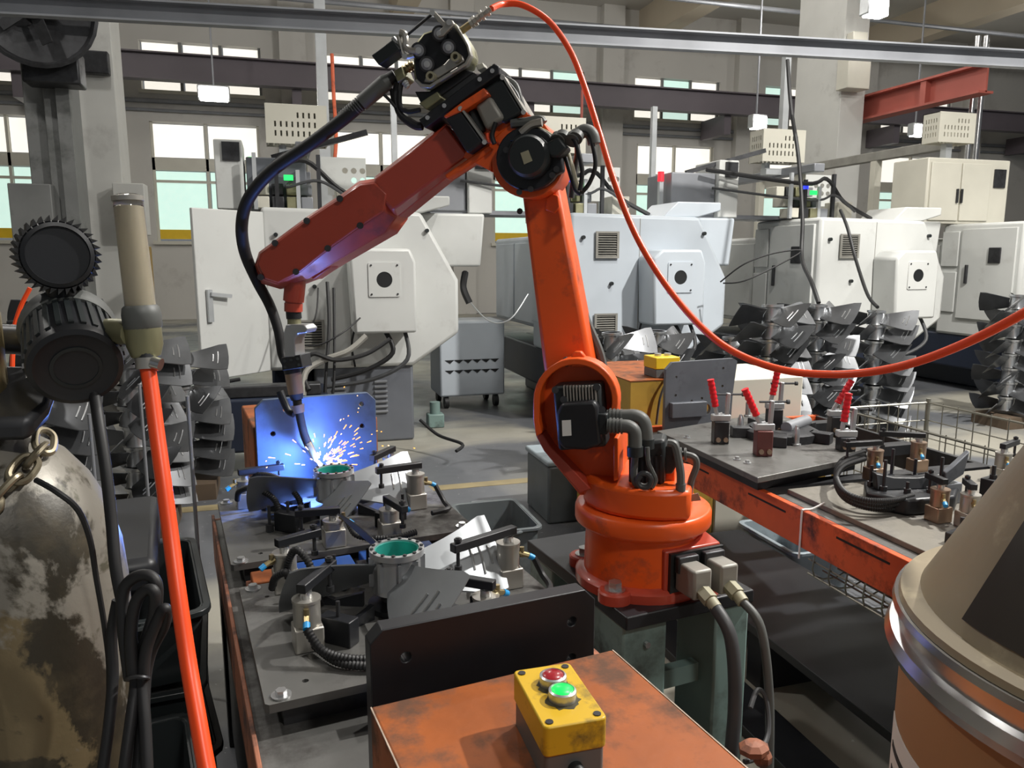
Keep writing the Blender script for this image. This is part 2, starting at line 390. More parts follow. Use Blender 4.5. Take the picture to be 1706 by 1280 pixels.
# faded yellow lane line on the floor
tag(MB().mm(-.9, 2.6, 4.62, 4.72, 0, .003).build('lane_line', m_yline), 'faded yellow painted lane line on the floor behind the robot', 'floor line')
# crane girder along the back wall
def hbeam(b, p0, p1, h, wd, t=.03):
    up = Vector((0, 0, 1))
    p0, p1 = Vector(p0), Vector(p1)
    b.beam(p0, p1, t, h); b.beam(p0+up*(h/2), p1+up*(h/2), wd, t); b.beam(p0-up*(h/2), p1-up*(h/2), wd, t); return b
g = thing('crane_girder', 'long purple-grey steel crane girder running along the windowed back wall', 'girder', (9, 18.6, 5.2))
za = WF.Y(190, 84, 18.6).z; zb = WF.Y(190, 128, 18.6).z
hbeam(MB(), (-12, 18.6, (za+zb)/2), (32, 18.6, (za+zb)/2), za-zb, .3).build('girder_web', m_crane, g)
for k in range(6): MB().mm(-5+5.5*k, -4.8+5.5*k, 18.65, 19.85, zb-.5, zb).build('bracket', m_crane, g)
# red crane runway on the right
cxr = WF.Y(1438, 200, 10.2).x
q0 = WF.X(1645, 130, cxr+.16)
rg = thing('crane_runway', 'faded red steel runway beam jutting out beside the right-hand column', 'girder', q0)
hbeam(MB(), q0, (q0.x, 11.2, q0.z), .34, .24).build('runway_web', m_crred, rg)
MB().mm(q0.x-.1, q0.x+.1, q0.y+.9, q0.y+1.0, q0.z-.16, q0.z+.16).build('stiffener', m_crred, rg)
MB().mm(cxr, q0.x+.12, 10.6, 11.0, q0.z-.45, q0.z-.185).build('corbel', m_crred, rg)
# overhead steel channel carrying the drops
c0, c1 = WF.Z(-120, 2, 3.0), WF.Z(1800, 106, 3.0)
ch = thing('overhead_channel', 'long grey steel channel crossing overhead above the robot', 'steel channel', ((c0+c1)/2))
up = Vector((0, 0, 1)); nrm = (c1-c0).cross(up).normalized()
MB().beam(c0, c1, .012, .12).build('channel_web', m_chan, ch)
MB().beam(c0+up*.06+nrm*.03, c1+up*.06+nrm*.03, .07, .012).beam(c0-up*.06+nrm*.03, c1-up*.06+nrm*.03, .07, .012).build('channel_flange', m_chan, ch)
# columns
a, b2 = WF.Y(42, 250, 9.0), WF.Y(122, 250, 9.0)
c = thing('steel_column', 'dark grey square column with streaky paint, left of the white column', 'column', ((a.x+b2.x)/2, 9.25, 0))
MB().mm(a.x+.2, b2.x, 9.0, 9.5, 0, 8).build('column_shaft', m_dcol, c, bev=.01)
MB().mm(a.x, a.x+.2, 9.1, 9.4, 0, 8).build('column_flange', m_dcol, c, bev=.01)
MB().mm(b2.x-.1, b2.x+.02, 8.93, 8.995, 1.2, 3.6).build('cable_duct', m_dcol, c)
a, b2 = WF.Y(127, 250, 10.5), WF.Y(200, 250, 10.5)
struct(MB().mm(a.x, b2.x, 10.5, 11.1, 0, 8).build('trim_21', m_concr, bev=.01))
p = WF.Y(160, 105, 10.4)
MB()
tag(MB().mm(a.x+.02, b2.x-.03, 10.36, 10.49, p.z-.12, p.z+.13).build('switch_box', m_dk, bev=.01), 'dark switch box fixed high on the white column', 'switch box')
p = WF.Y(60, 18, 8.6)
f = thing('wall_fan', 'dark round fan housing clamped at the top of the dark grey column', 'fan', (p.x, 8.6, p.z-.5))
MB().lathe([(.05, -.25), (.38, -.22), (.50, -.05), (.52, .08), (.49, .09), (.46, 0), (.1, -.1)], (p.x, 8.55, p.z), (.25, -1, -.1), 28).build('housing', m_dk, f)
MB().cyl((p.x, 8.5, p.z), (p.x+.02, 8.42, p.z), .11, n=16).build('motor', m_blkp, f)
for k in range(5):
    t = 2*math.pi*k/5
    MB().box((p.x+.2*math.cos(t), 8.47, p.z+.2*math.sin(t)), (.26, .015, .11), Matrix.Rotation(-t, 3, 'Y') @ Matrix.Rotation(.4, 3, 'X')).build('fan_blade', m_dk, f)
MB().cyl((p.x-1.3, 8.7, p.z-.28), (p.x, 8.7, p.z-.28), .05).build('arm', m_chan, f)
MB().mm(p.x-.2, p.x+.30, 8.7, 8.99, p.z-.62, p.z-.3).build('clamp', m_dk, f, bev=.02)
# right-hand column
a, b2 = WF.Y(1398, 200, 10.2), WF.Y(1438, 200, 10.2)
struct(MB().mm(a.x, b2.x, 10.2, 11.3, 0, 8).build('trim_22', m_concr, bev=.01))
struct(MB().mm(b2.x+.02, b2.x+.12, 10.4, 10.5, 0, 8).build('trim_23', m_cream))
p = WF.Y(1430, 66, 10.1)
tag(MB().mm(p.x-.13, p.x+.13, 10.05, 10.198, p.z-.1, p.z+.1).build('junction_box', m_cream, bev=.01), 'pale junction box on the right column below the bright lamp', 'junction box')
p = WF.Y(1428, 118, 10.0)
tag(MB().mm(p.x-.2, p.x+.2, 9.95, 10.198, p.z-.26, p.z+.24).build('switch_cabinet', m_cream, bev=.01), 'cream switch cabinet on the right column under the overhead channel', 'cabinet')
# lamps in view
def lamp(px, py, y, label, wd=.5):
    p = WF.Y(px, py, y)
    t = thing('flood_lamp', label, 'lamp', (p.x, y, p.z-.12), group='flood lamps in the hall')
    MB().mm(p.x-wd/2, p.x+wd/2, y-.05, y+.15, p.z-.12, p.z+.16).build('lamp_body', m_post, t, bev=.02)
    MB().ext([(p.x-wd*.42, y-.052, p.z+.12), (p.x-wd*.42, y-.08, p.z+.10), (p.x-wd*.42, y-.08, p.z-.14), (p.x-wd*.42, y+.10, p.z-.14), (p.x-wd*.42, y+.10, p.z-.122), (p.x-wd*.42, y-.052, p.z-.122)], (wd*.84, 0, 0)).build('lens', m_lamp, t)
    MB().cyl((p.x, y+.1, p.z+.16), (p.x, y+.1, 7.99), .02, n=8).build('drop_rod', m_chan, t)
lamp(356, 156, 17.5, 'bright flood lamp hanging before the back wall, left of the robot', .62)
lamp(1460, 10, 9.6, 'very bright flood lamp at the top of the right column', .34)
lamp(1264, 204, 15, 'small lit flood lamp just left of the right column', .36)
lamp(1530, 217, 15, 'small lit flood lamp right of the right column', .36)
# drops from the channel
def drop(name, px, py0, py1, y, r, mat, label, cat='post', sq=False):
    p0, p1 = WF.Y(px, py0, y), WF.Y(px, py1, y)
    b = MB()
    if sq: b.mm(p0.x-r, p0.x+r, y-r, y+r, p1.z, p0.z)
    else: b.cyl((p0.x, y, p1.z), (p0.x, y, p0.z), r, n=10)
    tag(b.build(name, mat), label, cat)
drop('steel_post', 1311, 92, 225, 7.4, .035, m_post, 'slim galvanised post in front of the right column', sq=True)
def post_down(px, ytop, y, z0, r, label):
    p = WF.Y(px, ytop, y); tag(MB().mm(p.x-r, p.x+r, y-r, y+r, z0, p.z).build('steel_post', m_post), label, 'post')
post_down(530, -40, 8.75, 0, .055, 'white square steel post standing behind the slotted box on the left')
post_down(1090, 178, 8.7, 0, .03, 'thin white post before the green windows')
post_down(655, 165, 8.9, 0, .03, 'thin grey post just left of the forearm tube')
for k in (0, 1):
    p = WF.Y(1630+14*k, 60, 8.8); tag(MB().cyl((p.x, 8.8, 0), (p.x, 8.8, p.z), .035, n=12).build('steel_post', m_chrome), ['left', 'right'][k]+' one of the two bright round posts at the far right', 'post', 'bright round posts')
for k, (y0, z, r) in enumerate(((19.93, 5.0, .05), (19.94, 4.8, .035), (18.2, 6.9, .06), (16.0, 7.0, .05))):
    t = tag(MB().cyl((-12, y0, z), (32, y0, z+.15*(k == 2)), r, n=8).build('wall_pipe', m_chan), ['thick pipe along the back wall under the high windows', 'thin pipe along the back wall under the high windows', 'grey pipe run above the crane girder', 'overhead pipe run nearer than the girder'][k], 'pipe')
# ============================================================ LATHES
LP = 2.42; LX0 = -.10; LY = 6.0
def make_lathe(label, wm, base):
    t = thing('cnc_lathe', label, 'lathe', (0, 0, 0), group='lathes in a row')
    MB().mm(.34, 1.1, .04, 2.3, 0, .62).build('base', base, t, bev=.02)
    MB().mm(.02, .34, .3, 2.3, .25, .62).build('chip_tray', m_mnavy, t, bev=.02)
    for cx in (.52, .84):
        for k in range(7): MB().box((cx, .035, .25+.04*k), (.10, .03, .012), Matrix.Rotation(.5, 3, 'X')).build('louvre', m_chan, t)
    body = [(0, .61), (0, 1.82), (1.18, 1.80), (1.47, 1.28), (1.47, .86), (1.10, .61)]
    bo = MB().ext([(x, 0, z) for x, z in body], (0, 1.0, 0)).build('end_housing', wm, t, bev=.03)
    MB().ext([(x, 1.0, z) for x, z in [(.05, .78), (.05, 1.66), (.95, 1.70), (1.3, 1.3), (1.3, .9), (1.0, .78)]], (0, 1.5, 0)).build('long_housing', wm, t, bev=.03)
    MB().mm(.615, .62, -.002, 0, .63, 1.78).build('panel_seam', m_vent, t)
    # headstock cover with its round opening
    hc = MB().ext([(.62, 0, .90), (.60, 0, 1.45), (.68, 0, 1.52), (1.04, 0, 1.52), (1.08, 0, 1.42), (1.08, 0, .90)], (0, -.30, 0)).build('headstock_cover', wm, t, bev=.02)
    MB().plate(rrect(.73, .96, 1.17, 1.42, .012, 2), [circ((.845, 1.295), .058, 24)], (0, -.30, 0), (1, 0, 0), (0, 0, 1), (0, -.008, 0)).build('cover_plate', wm, t)
    MB().cyl((.845, -.302, 1.295), (.845, -.304, 1.295), .058, n=24).build('spindle_opening', m_hole, t)
    for x in (.75, .94):
        for z in (1.19, 1.40): MB().cyl((x, -.308, z), (x, -.314, z), .007, n=8).build('screw', m_dk, t)
    for zc in (1.56, .88):
        v = MB().mm(.22, .41, -.012, 0, zc-.1, zc+.1).build('vent', m_hole, t)
        for k in range(10): MB().box((.315, -.014, zc-.088+.0195*k), (.17, .016, .005), Matrix.Rotation(.6, 3, 'X')).build('vent_slat', m_vent, v)
        MB().plate([(.21, zc-.11), (.42, zc-.11), (.42, zc+.11), (.21, zc+.11)], [[(.23, zc-.095), (.40, zc-.095), (.40, zc+.095), (.23, zc+.095)]], (0, -.012, 0), (1, 0, 0), (0, 0, 1), (0, -.012, 0)).build('vent_frame', m_vent, v)
    for x, z in ((.10, 1.62), (.36, 1.24), (1.22, 1.66)): MB().cyl((x, 0, z), (x, -.03, z), .016, n=8).build('lock', m_blkp, t)
    MB().ext([(.86, .06, 1.80), (1.0, .06, 1.93), (1.42, .06, 1.93), (1.42, .06, 1.86), (1.2, .06, 1.80)], (0, .5, 0)).build('top_hood', wm, t, bev=.01)
    MB().ext([(1.18, .42, 1.38), (1.18, .42, 1.82), (1.80, .42, 1.82), (1.76, .42, 1.38)], (0, .9, 0)).build('side_guard', wm, t, bev=.02)
    # left flank: door, panels and their furniture
    d = MB().mm(-.025, 0, .06, .72, .80, 1.76).build('side_door', wm, t, bev=.006)
    MB().mm(-.05, -.025, .60, .63, 1.18, 1.38).build('door_handle', m_dk, d, bev=.005)
    MB().mm(-.04, -.025, .22, .36, 1.40, 1.56).build('lock_plate', m_dk, d, bev=.004)
    for z0, z1 in ((1.36, 1.74), (.86, 1.30)): MB().mm(-.02, 0, .76, .98, z0, z1).build('side_panel', wm, t, bev=.006)
    MB().mm(.03, .05, 1.06, 1.7, .82, 1.6).mm(.03, .05, 1.74, 2.4, .82, 1.6).build('sliding_cover', wm, t, bev=.006)
    hb = MB().tube([(.85, -.2, .92), (.9, -.25, .75), (.7, -.22, .62), (.45, -.15, .55)], .018, 8).build('cable', m_rub, t)
    MB().tube([(1.0, -.2, .92), (1.0, -.3, .70), (.75, -.28, .56), (.4, -.18, .50)], .016, 8).build('cable', m_cable, t)
    MB().tube([(.63, -.004, 1.2), (.66, -.02, 1.0), (.62, -.02, .8), (.64, -.01, .62)], .008, 6).build('cable', m_rub, t)
    return t
L1 = make_lathe('white lathe with grey louvred base and its cabinet door swung open', m_wht, m_mgrey); L1.location = (LX0, LY, 0)
L2 = make_lathe('cool white lathe standing behind the orange upper arm', m_wht2, m_mnavy); L2.location = (LX0+LP, LY, 0)
for k, lb in ((2, 'white lathe behind the fan stacks, below the right-hand column'), (3, 'white lathe at the right edge, only its flank with handled door showing')):
    c = dup(L2); c['label'] = lb; c.location = (LX0+LP*k, LY, 0)
    if k >= 2:
        for o in c.children_recursive:
            if o.type == 'MESH' and o.data.materials and o.data.materials[0] == m_wht2:
                o.data = o.data.copy(); o.data.materials[0] = m_wht
# the open cabinet door of the first lathe
h0 = Vector((.0, -.02)); h1 = Vector((-.02-.42, -.42))
dr = Vector((h1.x-h0.x, h1.y-h0.y, 0)); dn = Vector((-dr.y, dr.x, 0)).normalized()*.03
a = Vector((h0.x, h0.y, 0))
od = MB().ext([a+Vector((0, 0, .62)), a+dr+Vector((0, 0, .62)), a+dr+Vector((0, 0, 1.78)), a+Vector((0, 0, 1.78))], dn).build('cabinet_door', m_wht, L1, bev=.006)
hp = a+dr*.86
nn = -dn.normalized() if (-dn).y < 0 else dn.normalized()
fo = nn*.0 if nn.dot(dn) < 0 else dn
MB().box(hp+fo+nn*.012+Vector((0, 0, 1.13)), (.04, .02, .22), Matrix.Rotation(math.atan2(dr.y, dr.x), 3, 'Z')).build('handle_base', m_post, od)
MB().beam(hp+fo+nn*.03+Vector((0, 0, 1.21)), hp+fo+nn*.035-dr.normalized()*.16+Vector((0, 0, 1.19)), .02, .025).build('handle_lever', m_post, od)
# ============================================================ GANTRY LOADERS above the lathes
def guard_box(t, gx, gy, gz):
    sl = []
    for r in range(3):
        for k in range(8):
            if r == 2 and k < 4: continue
            x = gx+.07+.046*k; z = gz+.06+.075*r
            sl.append([(x, z), (x+.015, z), (x+.015, z+.045), (x, z+.045)])
    g = MB().plate([(gx, gz), (gx+.5, gz), (gx+.5, gz+.32), (gx, gz+.32)], sl, (0, gy, 0), (1, 0, 0), (0, 0, 1), (0, .008, 0)).build('slotted_guard', m_cream, t)
    s2 = [[(gy+.04+.035*k, gz+.06+.075*r), (gy+.055+.035*k, gz+.06+.075*r), (gy+.055+.035*k, gz+.105+.075*r), (gy+.04+.035*k, gz+.105+.075*r)] for k in range(5) for r in range(3)]
    MB().plate([(gy+.008, gz), (gy+.24, gz), (gy+.24, gz+.32), (gy+.008, gz+.32)], s2, (gx, 0, 0), (0, 1, 0), (0, 0, 1), (.008, 0, 0)).build('guard_side', m_cream, g)
    MB().mm(gx, gx+.5, gy+.23, gy+.24, gz, gz+.32).mm(gx, gx+.5, gy+.008, gy+.24, gz+.312, gz+.32).mm(gx+.49, gx+.5, gy+.008, gy+.24, gz, gz+.32).build('guard_shell', m_cream, g)
def make_loader(label, led, cx, gx, gz, bx):
    t = thing('gantry_loader', label, 'machine loader', (0, 0, 0), group='gantry loaders above the lathes')
    for y in (.75, 2.1): MB().mm(.30, .38, y, y+.08, 1.825, 2.36).build('post', m_cream, t, bev=.008)
    MB().mm(.28, .40, .5, 2.6, 2.28, 2.36).build('rail', m_chan, t, bev=.008)
    guard_box(t, gx, .95, gz)
    MB().mm(gx+.1, gx+.16, 1.05, 1.11, 2.36, gz).build('guard_leg', m_post, t); MB().mm(gx+.1, .4, 1.02, 1.12, 2.3, 2.36).build('guard_arm', m_post, t)
    hl = [circ((.70+.075*i, 2.20-.08*j), .026, 8) for i in range(3) for j in range(2) if not (i == 0 and j == 1)]
    MB().plate([(.55, 1.99), (.88, 1.99), (.88, 2.31), (.50, 2.31), (.50, 2.18), (.55, 2.13)], hl, (0, 1.0, 0), (1, 0, 0), (0, 0, 1), (0, .008, 0)).build('perforated_panel', m_wht, t)
    MB().mm(.68, .74, 1.008, 1.05, 1.825, 2.1).build('panel_stay', m_post, t)
    cb = MB().mm(cx, cx+.21, .55, 1.0, 1.83, 2.36).build('control_cabinet', m_wht, t, bev=.01)
    MB().mm(cx+.06, cx+.19, .535, .55, 2.20, 2.34).build('fan_grille', m_dk, cb)
    MB().mm(bx, bx+.46, .6, 1.1, 1.85, 2.24).build('cable_box', m_mgrey if bx > cx else m_chan, t, bev=.01)
    MB().mm(min(cx, bx)+.05, .4, .62, 1.05, 1.825, 1.86).build('base_frame', m_chan, t)
    ix = bx-.06 if bx < cx else cx+.27
    MB().mm(ix-.02, ix+.02, .68, .72, 1.86, 2.16).build('indicator_pole', m_post, t)
    MB().cyl((ix, .7, 2.16), (ix, .7, 2.25), .03, n=10).build('indicator', led, t)
    MB().beam((bx+.2, .7, 2.25), (bx+.95, .55, 2.46), .05, .04).build('swing_arm', m_dk, t)
    for k in range(12): MB().box((.02+.11*(k % 4), .5+.12*(k//4), 1.88+.11*(k//4)), (.09, .18, .09)).build('valve_block', [m_cream, m_chan, m_olive, m_dk][(k*7) % 4], t, bev=.006)
    for k in range(4): MB().mm(-.05+.16*k, -.02+.16*k, .40, .43, 1.825, 2.25-.06*(k % 3)).build('stay', [m_post, m_dk][k % 2], t)
    MB().tube([(bx+.3, .5, 2.26), (.1, .4, 2.15), (.35, .4, 2.2), (.6, .45, 2.0), (.9, .4, 1.835)], .02, 6).build('hose', m_rub, t)
    MB().tube([(bx+.4, .55, 2.1), (.2, .42, 2.0), (.45, .4, 2.05), (.7, .4, 1.9)], .012, 6).build('hose', m_cable, t)
    MB().mm(.58, .75, .5, .7, 1.80, 2.0).build('valve_box', m_cream, t, bev=.006)
    MB().mm(.10, .15, .40, .42, 2.10, 2.15).build('status_light', m_ledb, t)
    MB().mm(.18, .25, .40, .42, 2.05, 2.09).build('status_light', led, t)
    return t
GL = make_loader('loader with slotted guard and green light above the lathe with the open door', m_ledg, -.33, .06, 2.40, -.10); GL.location = (LX0, LY, 0)
GL = make_loader('loader above the cool white lathe, mostly behind the robot elbow', m_ledg, -.73, .0, 2.42, -1.2); GL.location = (LX0+LP, LY, 0)
for k, lb, ld in ((2, 'loader with slotted guard left of the right-hand column', m_ledr),):
    c = dup(GL); c.location = (LX0+LP*k, LY, 0); c['label'] = lb
    for o in c.children:
        if o.name.split('.')[0] in ('indicator',): o.data = o.data.copy(); o.data.materials[0] = ld
# big two-door cabinet on the right
p0, p1 = WF.Y(1540, 350, 6.9), WF.Y(1684, 268, 6.9)
t = thing('control_cabinet', 'cream two-door control cabinet standing on the rightmost lathe', 'cabinet', ((p0.x+p1.x)/2, 7.1, p0.z))
MB().mm(p0.x, p1.x, 6.9, 7.4, 1.825, p1.z).build('body', m_cream, t, bev=.012)
ww = (p1.x-p0.x)
for k in range(2):
    d = MB().mm(p0.x+.04+k*ww*.37, p0.x+.02+(k+1)*ww*.37, 6.88, 6.9, 1.86, p1.z-.05).build('door', m_cream, t, bev=.006)
    MB().mm(p0.x+ww*.37+(.03 if k else -.03), p0.x+ww*.37+(.05 if k else -.01), 6.86, 6.88, 2.05, 2.2).build('handle', m_dk, d)
MB().mm(p1.x-.22, p1.x-.06, 6.885, 6.9, p1.z-.30, p1.z-.10).build('fan_grille', m_dk, t)
q = WF.Y(1563, 236, 7.0)
t = thing('slotted_box', 'cream slotted guard box on a stand over the two-door cabinet', 'guard box', (q.x+.25, 7.1, p1.z))
guard_box(t, q.x, 7.0, q.z)
MB().mm(q.x+.2, q.x+.28, 7.08, 7.16, p1.z, q.z).build('stand', m_post, t)
# grey tool trolley and chip conveyor between the first two lathes
t = thing('tool_trolley', 'blue-grey wheeled tool trolley between the two left lathes', 'trolley', (1.75, 7.4, 0))
MB().mm(1.45, 2.1, 7.2, 7.7, .12, .85).build('body', m_wht2, t, bev=.02)
for z in (.38, .48): 
    for k in range(6): MB().ext([(1.50+.09*k, 7.198, z), (1.55+.09*k, 7.198, z-.035), (1.59+.09*k, 7.198, z)], (0, -.003, 0)).build('slot', m_hole, t)
for x in (1.52, 2.02):
    for y in (7.26, 7.64): MB().cyl((x-.02, y, .06), (x+.02, y, .06), .06, n=14).build('caster', m_rub, t)
t = thing('chip_conveyor', 'dark low chip conveyor lying left of the grey lathe base', 'conveyor', (-.2, 5.6, 0))
MB().mm(-.55, .30, 5.35, 5.9, .15, .52).build('trough', m_mnavy, t, bev=.02)
MB().mm(-.5, .25, 5.38, 5.5, .52, .60).build('roller_guard', m_dk, t, bev=.01)
for x in (-.48, .2):
    for y in (5.42, 5.84): MB().mm(x-.03, x+.03, y-.03, y+.03, 0, .15).build('leg', m_mnavy, t)
# ochre locker and grey box at the far wall
p = WF.Z(195, 505, 0.02)
q = WF.Y(180, 460, 12.0)
tag(MB().mm(q.x-.3, q.x+.5, 12, 12.6, 0, 1.62).build('storage_cabinet', m_och, bev=.01), 'plain ochre storage cabinet behind the flow meter', 'cabinet')
q = WF.Y(34, 340, 8.85)
tag(MB().mm(q.x-.1, q.x+.28, 8.85, 9.09, q.z-.55, q.z+.2).build('switch_box', m_dcol, bev=.01), 'grey switch box on the dark column left of the round gauges', 'switch box')
q = WF.Y(210, 335, 10.3)
tag(MB().mm(q.x-.12, q.x+.22, 10.2, 10.495, q.z-.4, q.z+.2).build('switch_box', m_concr, bev=.01), 'pale switch box on the white column beside the flow tube', 'switch box')
# cables hanging at the columns
def wire(name, pix, r, mat, label, cat='cable', n=8, k=6, rib=0, fr=None):
    P = [WF.D(*q) for q in pix]
    return tag(MB().tube(P, r, n, k, rib=rib).build(name, mat), label, cat)
wire('power_cable', [(1312, 100, 6.6), (1318, 180, 6.5), (1330, 260, 6.4), (1337, 360, 6.3), (1336, 430, 6.2), (1352, 470, 5.7), (1364, 505, 5.55)], .016, m_rub, 'black power cable dropping past the right column to the fan stacks')
wire('power_cable', [(1400, 350, 6.3), (1412, 380, 6.2), (1425, 430, 6.1), (1445, 490, 5.8), (1462, 512, 5.6)], .013, m_rub, 'black cable curving over the lathe behind the middle fan stack')
wire('signal_cable', [(1200, 470, 6.2), (1240, 440, 6.1), (1290, 422, 6.1), (1335, 418, 6.1), (1300, 440, 6.1), (1240, 468, 6.1), (1205, 472, 6.2)], .006, m_rub, 'thin looped grey wire hanging before the lathe right of the hose')
wire('red_air_line', [(553, 90, 7.2), (556, 160, 7.2), (560, 230, 7.1), (556, 290, 7.0), (560, 330, 7.0)], .017, m_rail, 'orange air line dropping behind the forearm cover')
wire('red_air_line', [(970, 150, 9.6), (966, 240, 9.5), (950, 330, 9.4), (935, 400, 9.4), (928, 500, 9.4), (926, 600, 9.4), (926, 628, 9.4)], .018, m_crred, 'dark red air line dropping behind the elbow')
wire('power_cable', [(275, 605, 5.4), (300, 630, 5.3), (340, 640, 5.3), (400, 632, 5.4)], .014, m_rub, 'black cable trailing on the floor under the open cabinet door')
wire('power_cable', [(700, 700, 5.8), (730, 725, 5.7), (770, 740, 5.5), (760, 752, 5.4)], .012, m_rub, 'black cable lying on the dark floor right of the louvred base')
wire('signal_cable', [(780, 500, 6.6), (815, 535, 6.4), (850, 532, 6.3), (880, 490, 6.4)], .006, m_post, 'pale thin wire looping behind the upper arm')
wire('power_cable', [(775, 455, 6.6), (772, 480, 6.5), (782, 505, 6.5)], .03, m_rub, 'thick black cable stub under the left lathe guard')

wire('power_cable', [(545, 470, 5.5), (548, 540, 5.45), (543, 620, 5.4), (540, 690, 5.4)], .012, m_rub, 'black cable hanging straight down left of the headstock cover')
wire('power_cable', [(556, 480, 5.5), (557, 560, 5.45), (556, 640, 5.4), (548, 700, 5.4)], .010, m_rub, 'second thinner black cable hanging left of the headstock cover')
wire('coolant_hose', [(610, 560, 5.45), (580, 585, 5.4), (540, 600, 5.35), (510, 620, 5.3), (505, 660, 5.25)], .022, m_vent, 'grey ribbed coolant hose looping below the headstock cover', 'hose')
wire('coolant_hose', [(650, 565, 5.45), (610, 590, 5.4), (560, 600, 5.35), (520, 590, 5.3), (505, 620, 5.3), (515, 650, 5.25)], .016, m_rub, 'black coolant hose looping below the headstock cover', 'hose')
wire('signal_cable', [(530, 480, 5.5), (525, 530, 5.4), (500, 570, 5.4), (530, 575, 5.4), (570, 555, 5.45), (600, 530, 5.6)], .006, m_rub, 'thin wire looping beside the torch before the lathe vent')
p = WF.Z(712, 712, 0); t = thing('coolant_pump', 'small teal coolant pump on the floor right of the louvred base', 'pump', (p.x+.06, p.y, 0))
MB().mm(p.x, p.x+.14, p.y-.06, p.y+.06, 0, .12).build('pump_body', m_green, t, bev=.01)
MB().cyl((p.x+.07, p.y, .12), (p.x+.07, p.y, .22), .045, n=16).build('pump_motor', m_green, t)

a, b2 = WF.Y(1585, 240, 7.55), 9.6
t = thing('transfer_rail', 'grey transfer rail running back above the rightmost lathes', 'rail', (a.x, 8.5, 0))
MB().mm(a.x-.05, a.x+.05, 7.55, 11.5, a.z-.06, a.z+.06).build('beam', m_vent, t, bev=.01)
for y in (8.7, 11.3): MB().mm(a.x-.05, a.x+.05, y, y+.1, 0, a.z-.06).build('post', m_cream, t)
# ============================================================ ROBOT PEDESTAL (table frame)
t = thing('robot_pedestal', 'grey-green steel pedestal with splayed columns carrying the robot', 'pedestal', (1.12, 1.7, 0), TF)
MB().mm(.93, 1.31, 1.43, 1.98, .585, .62).build('top_plate', m_blk, t, bev=.004)
for (x0, x1, y0, y1) in ((.935, 1.06, 1.45, 1.60), (1.20, 1.305, 1.44, 1.60), (.935, 1.06, 1.82, 1.97), (1.20, 1.305, 1.82, 1.97)):
    MB().mm(x0, x1, y0, y1, .02, .585).build('column', m_green, t, bev=.006)
for z in (.12, .36):
    MB().mm(1.06, 1.20, 1.50, 1.53, z, z+.05).build('cross_bar', m_green, t); MB().mm(1.06, 1.20, 1.88, 1.91, z, z+.05).build('cross_bar', m_green, t)
    MB().mm(.97, 1.0, 1.60, 1.82, z, z+.05).build('cross_bar', m_green, t)
MB().mm(.85, 1.40, 1.36, 2.05, 0, .02).build('foot_plate', m_blk, t)
MB().cyl((1.0, 1.449, .53), (1.0, 1.44, .53), .008, n=8).build('screw', m_steel, t)
# ============================================================ ROBOT
R = lambda x, y, yl=0: RF.Y(x, y, yl)
def RP(b, pix, yf, yb): return b.ext([R(x, y, yf) for x, y in pix], (0, yb-yf, 0))
def loft(b, A, B_):
    k = len(b.v); n = len(A); b.v += [Vector(p) for p in A]+[Vector(p) for p in B_]
    b.f += [tuple(range(k+n-1, k-1, -1)), tuple(range(k+n, k+2*n))]+[(k+i, k+(i+1) % n, k+n+(i+1) % n, k+n+i) for i in range(n)]; return b
def conv(b, f0, f1): b.v = [f1.l(f0.w(v)) for v in b.v]; return b
def arc(c, r, a0, a1, n, ry=None):
    return [(c[0]+r*math.cos(math.radians(a0+(a1-a0)*i/n)), c[1]-(ry or r)*math.sin(math.radians(a0+(a1-a0)*i/n))) for i in range(n+1)]
rb = thing('welding_robot', 'orange six-axis welding robot arm bent over the left fixture table', 'robot arm', (0, 0, 0), RF)
ft = MB().lathe([(.172, 0), (.172, .022), (.165, .028), (.145, .034)], n=32).build('base_flange', m_red, rb)
bc = MB().lathe([(.15, .03), (.146, .15), (.15, .175)], n=36).build('base_casting', m_orange, rb)
for k in range(4):
    q = RF.l(TF.w((1.091+.165*math.cos(.6+k*math.pi/2), 1.616+.165*math.sin(.6+k*math.pi/2), 0)))
    MB().lathe([(.042, 0), (.042, .024), (.038, .028)], (q.x, q.y, 0), n=18).build('flange_lug', m_red, ft)
    MB().cyl((q.x, q.y, .03), (q.x, q.y, .048), .017, n=6).cyl((q.x, q.y, .024), (q.x, q.y, .031), .026, n=16).build('bolt', m_steel, ft)
MB().lathe([(.148, .148), (.160, .152), (.173, .162), (.175, .166), (.175, .194), (.172, .202), (.166, .206), (.13, .206)], n=44).build('swivel_collar', m_orange, rb)
# connector box at the rear of the base
cb = conv(MB().ext([(1.055, 1.46, .632), (1.055, 1.46, .75), (1.055, 1.55, .765), (1.055, 1.6, .765), (1.055, 1.6, .632)], (.165, 0, 0)), TF, RF).build('connector_box', m_red, rb, bev=.004)
conv(MB().mm(1.065, 1.222, 1.45, 1.46, .635, .745), TF, RF).build('connector_panel', m_blkp, cb)
for k, x in enumerate((1.10, 1.178)):
    pl = conv(MB().mm(x-.022, x+.03, 1.375, 1.45, .655, .728), TF, RF).build('plug_housing', m_vent, cb, bev=.006)
    conv(MB().mm(x-.026, x+.034, 1.43, 1.45, .70, .742), TF, RF).build('latch', m_dk, cb, bev=.004)
    conv(MB().cyl((x+.004, 1.375, .675), (x+.004, 1.345, .665), .019, n=6).cyl((x+.004, 1.345, .665), (x+.004, 1.325, .655), .015, n=12), TF, RF).build('cable_gland', m_label, cb)
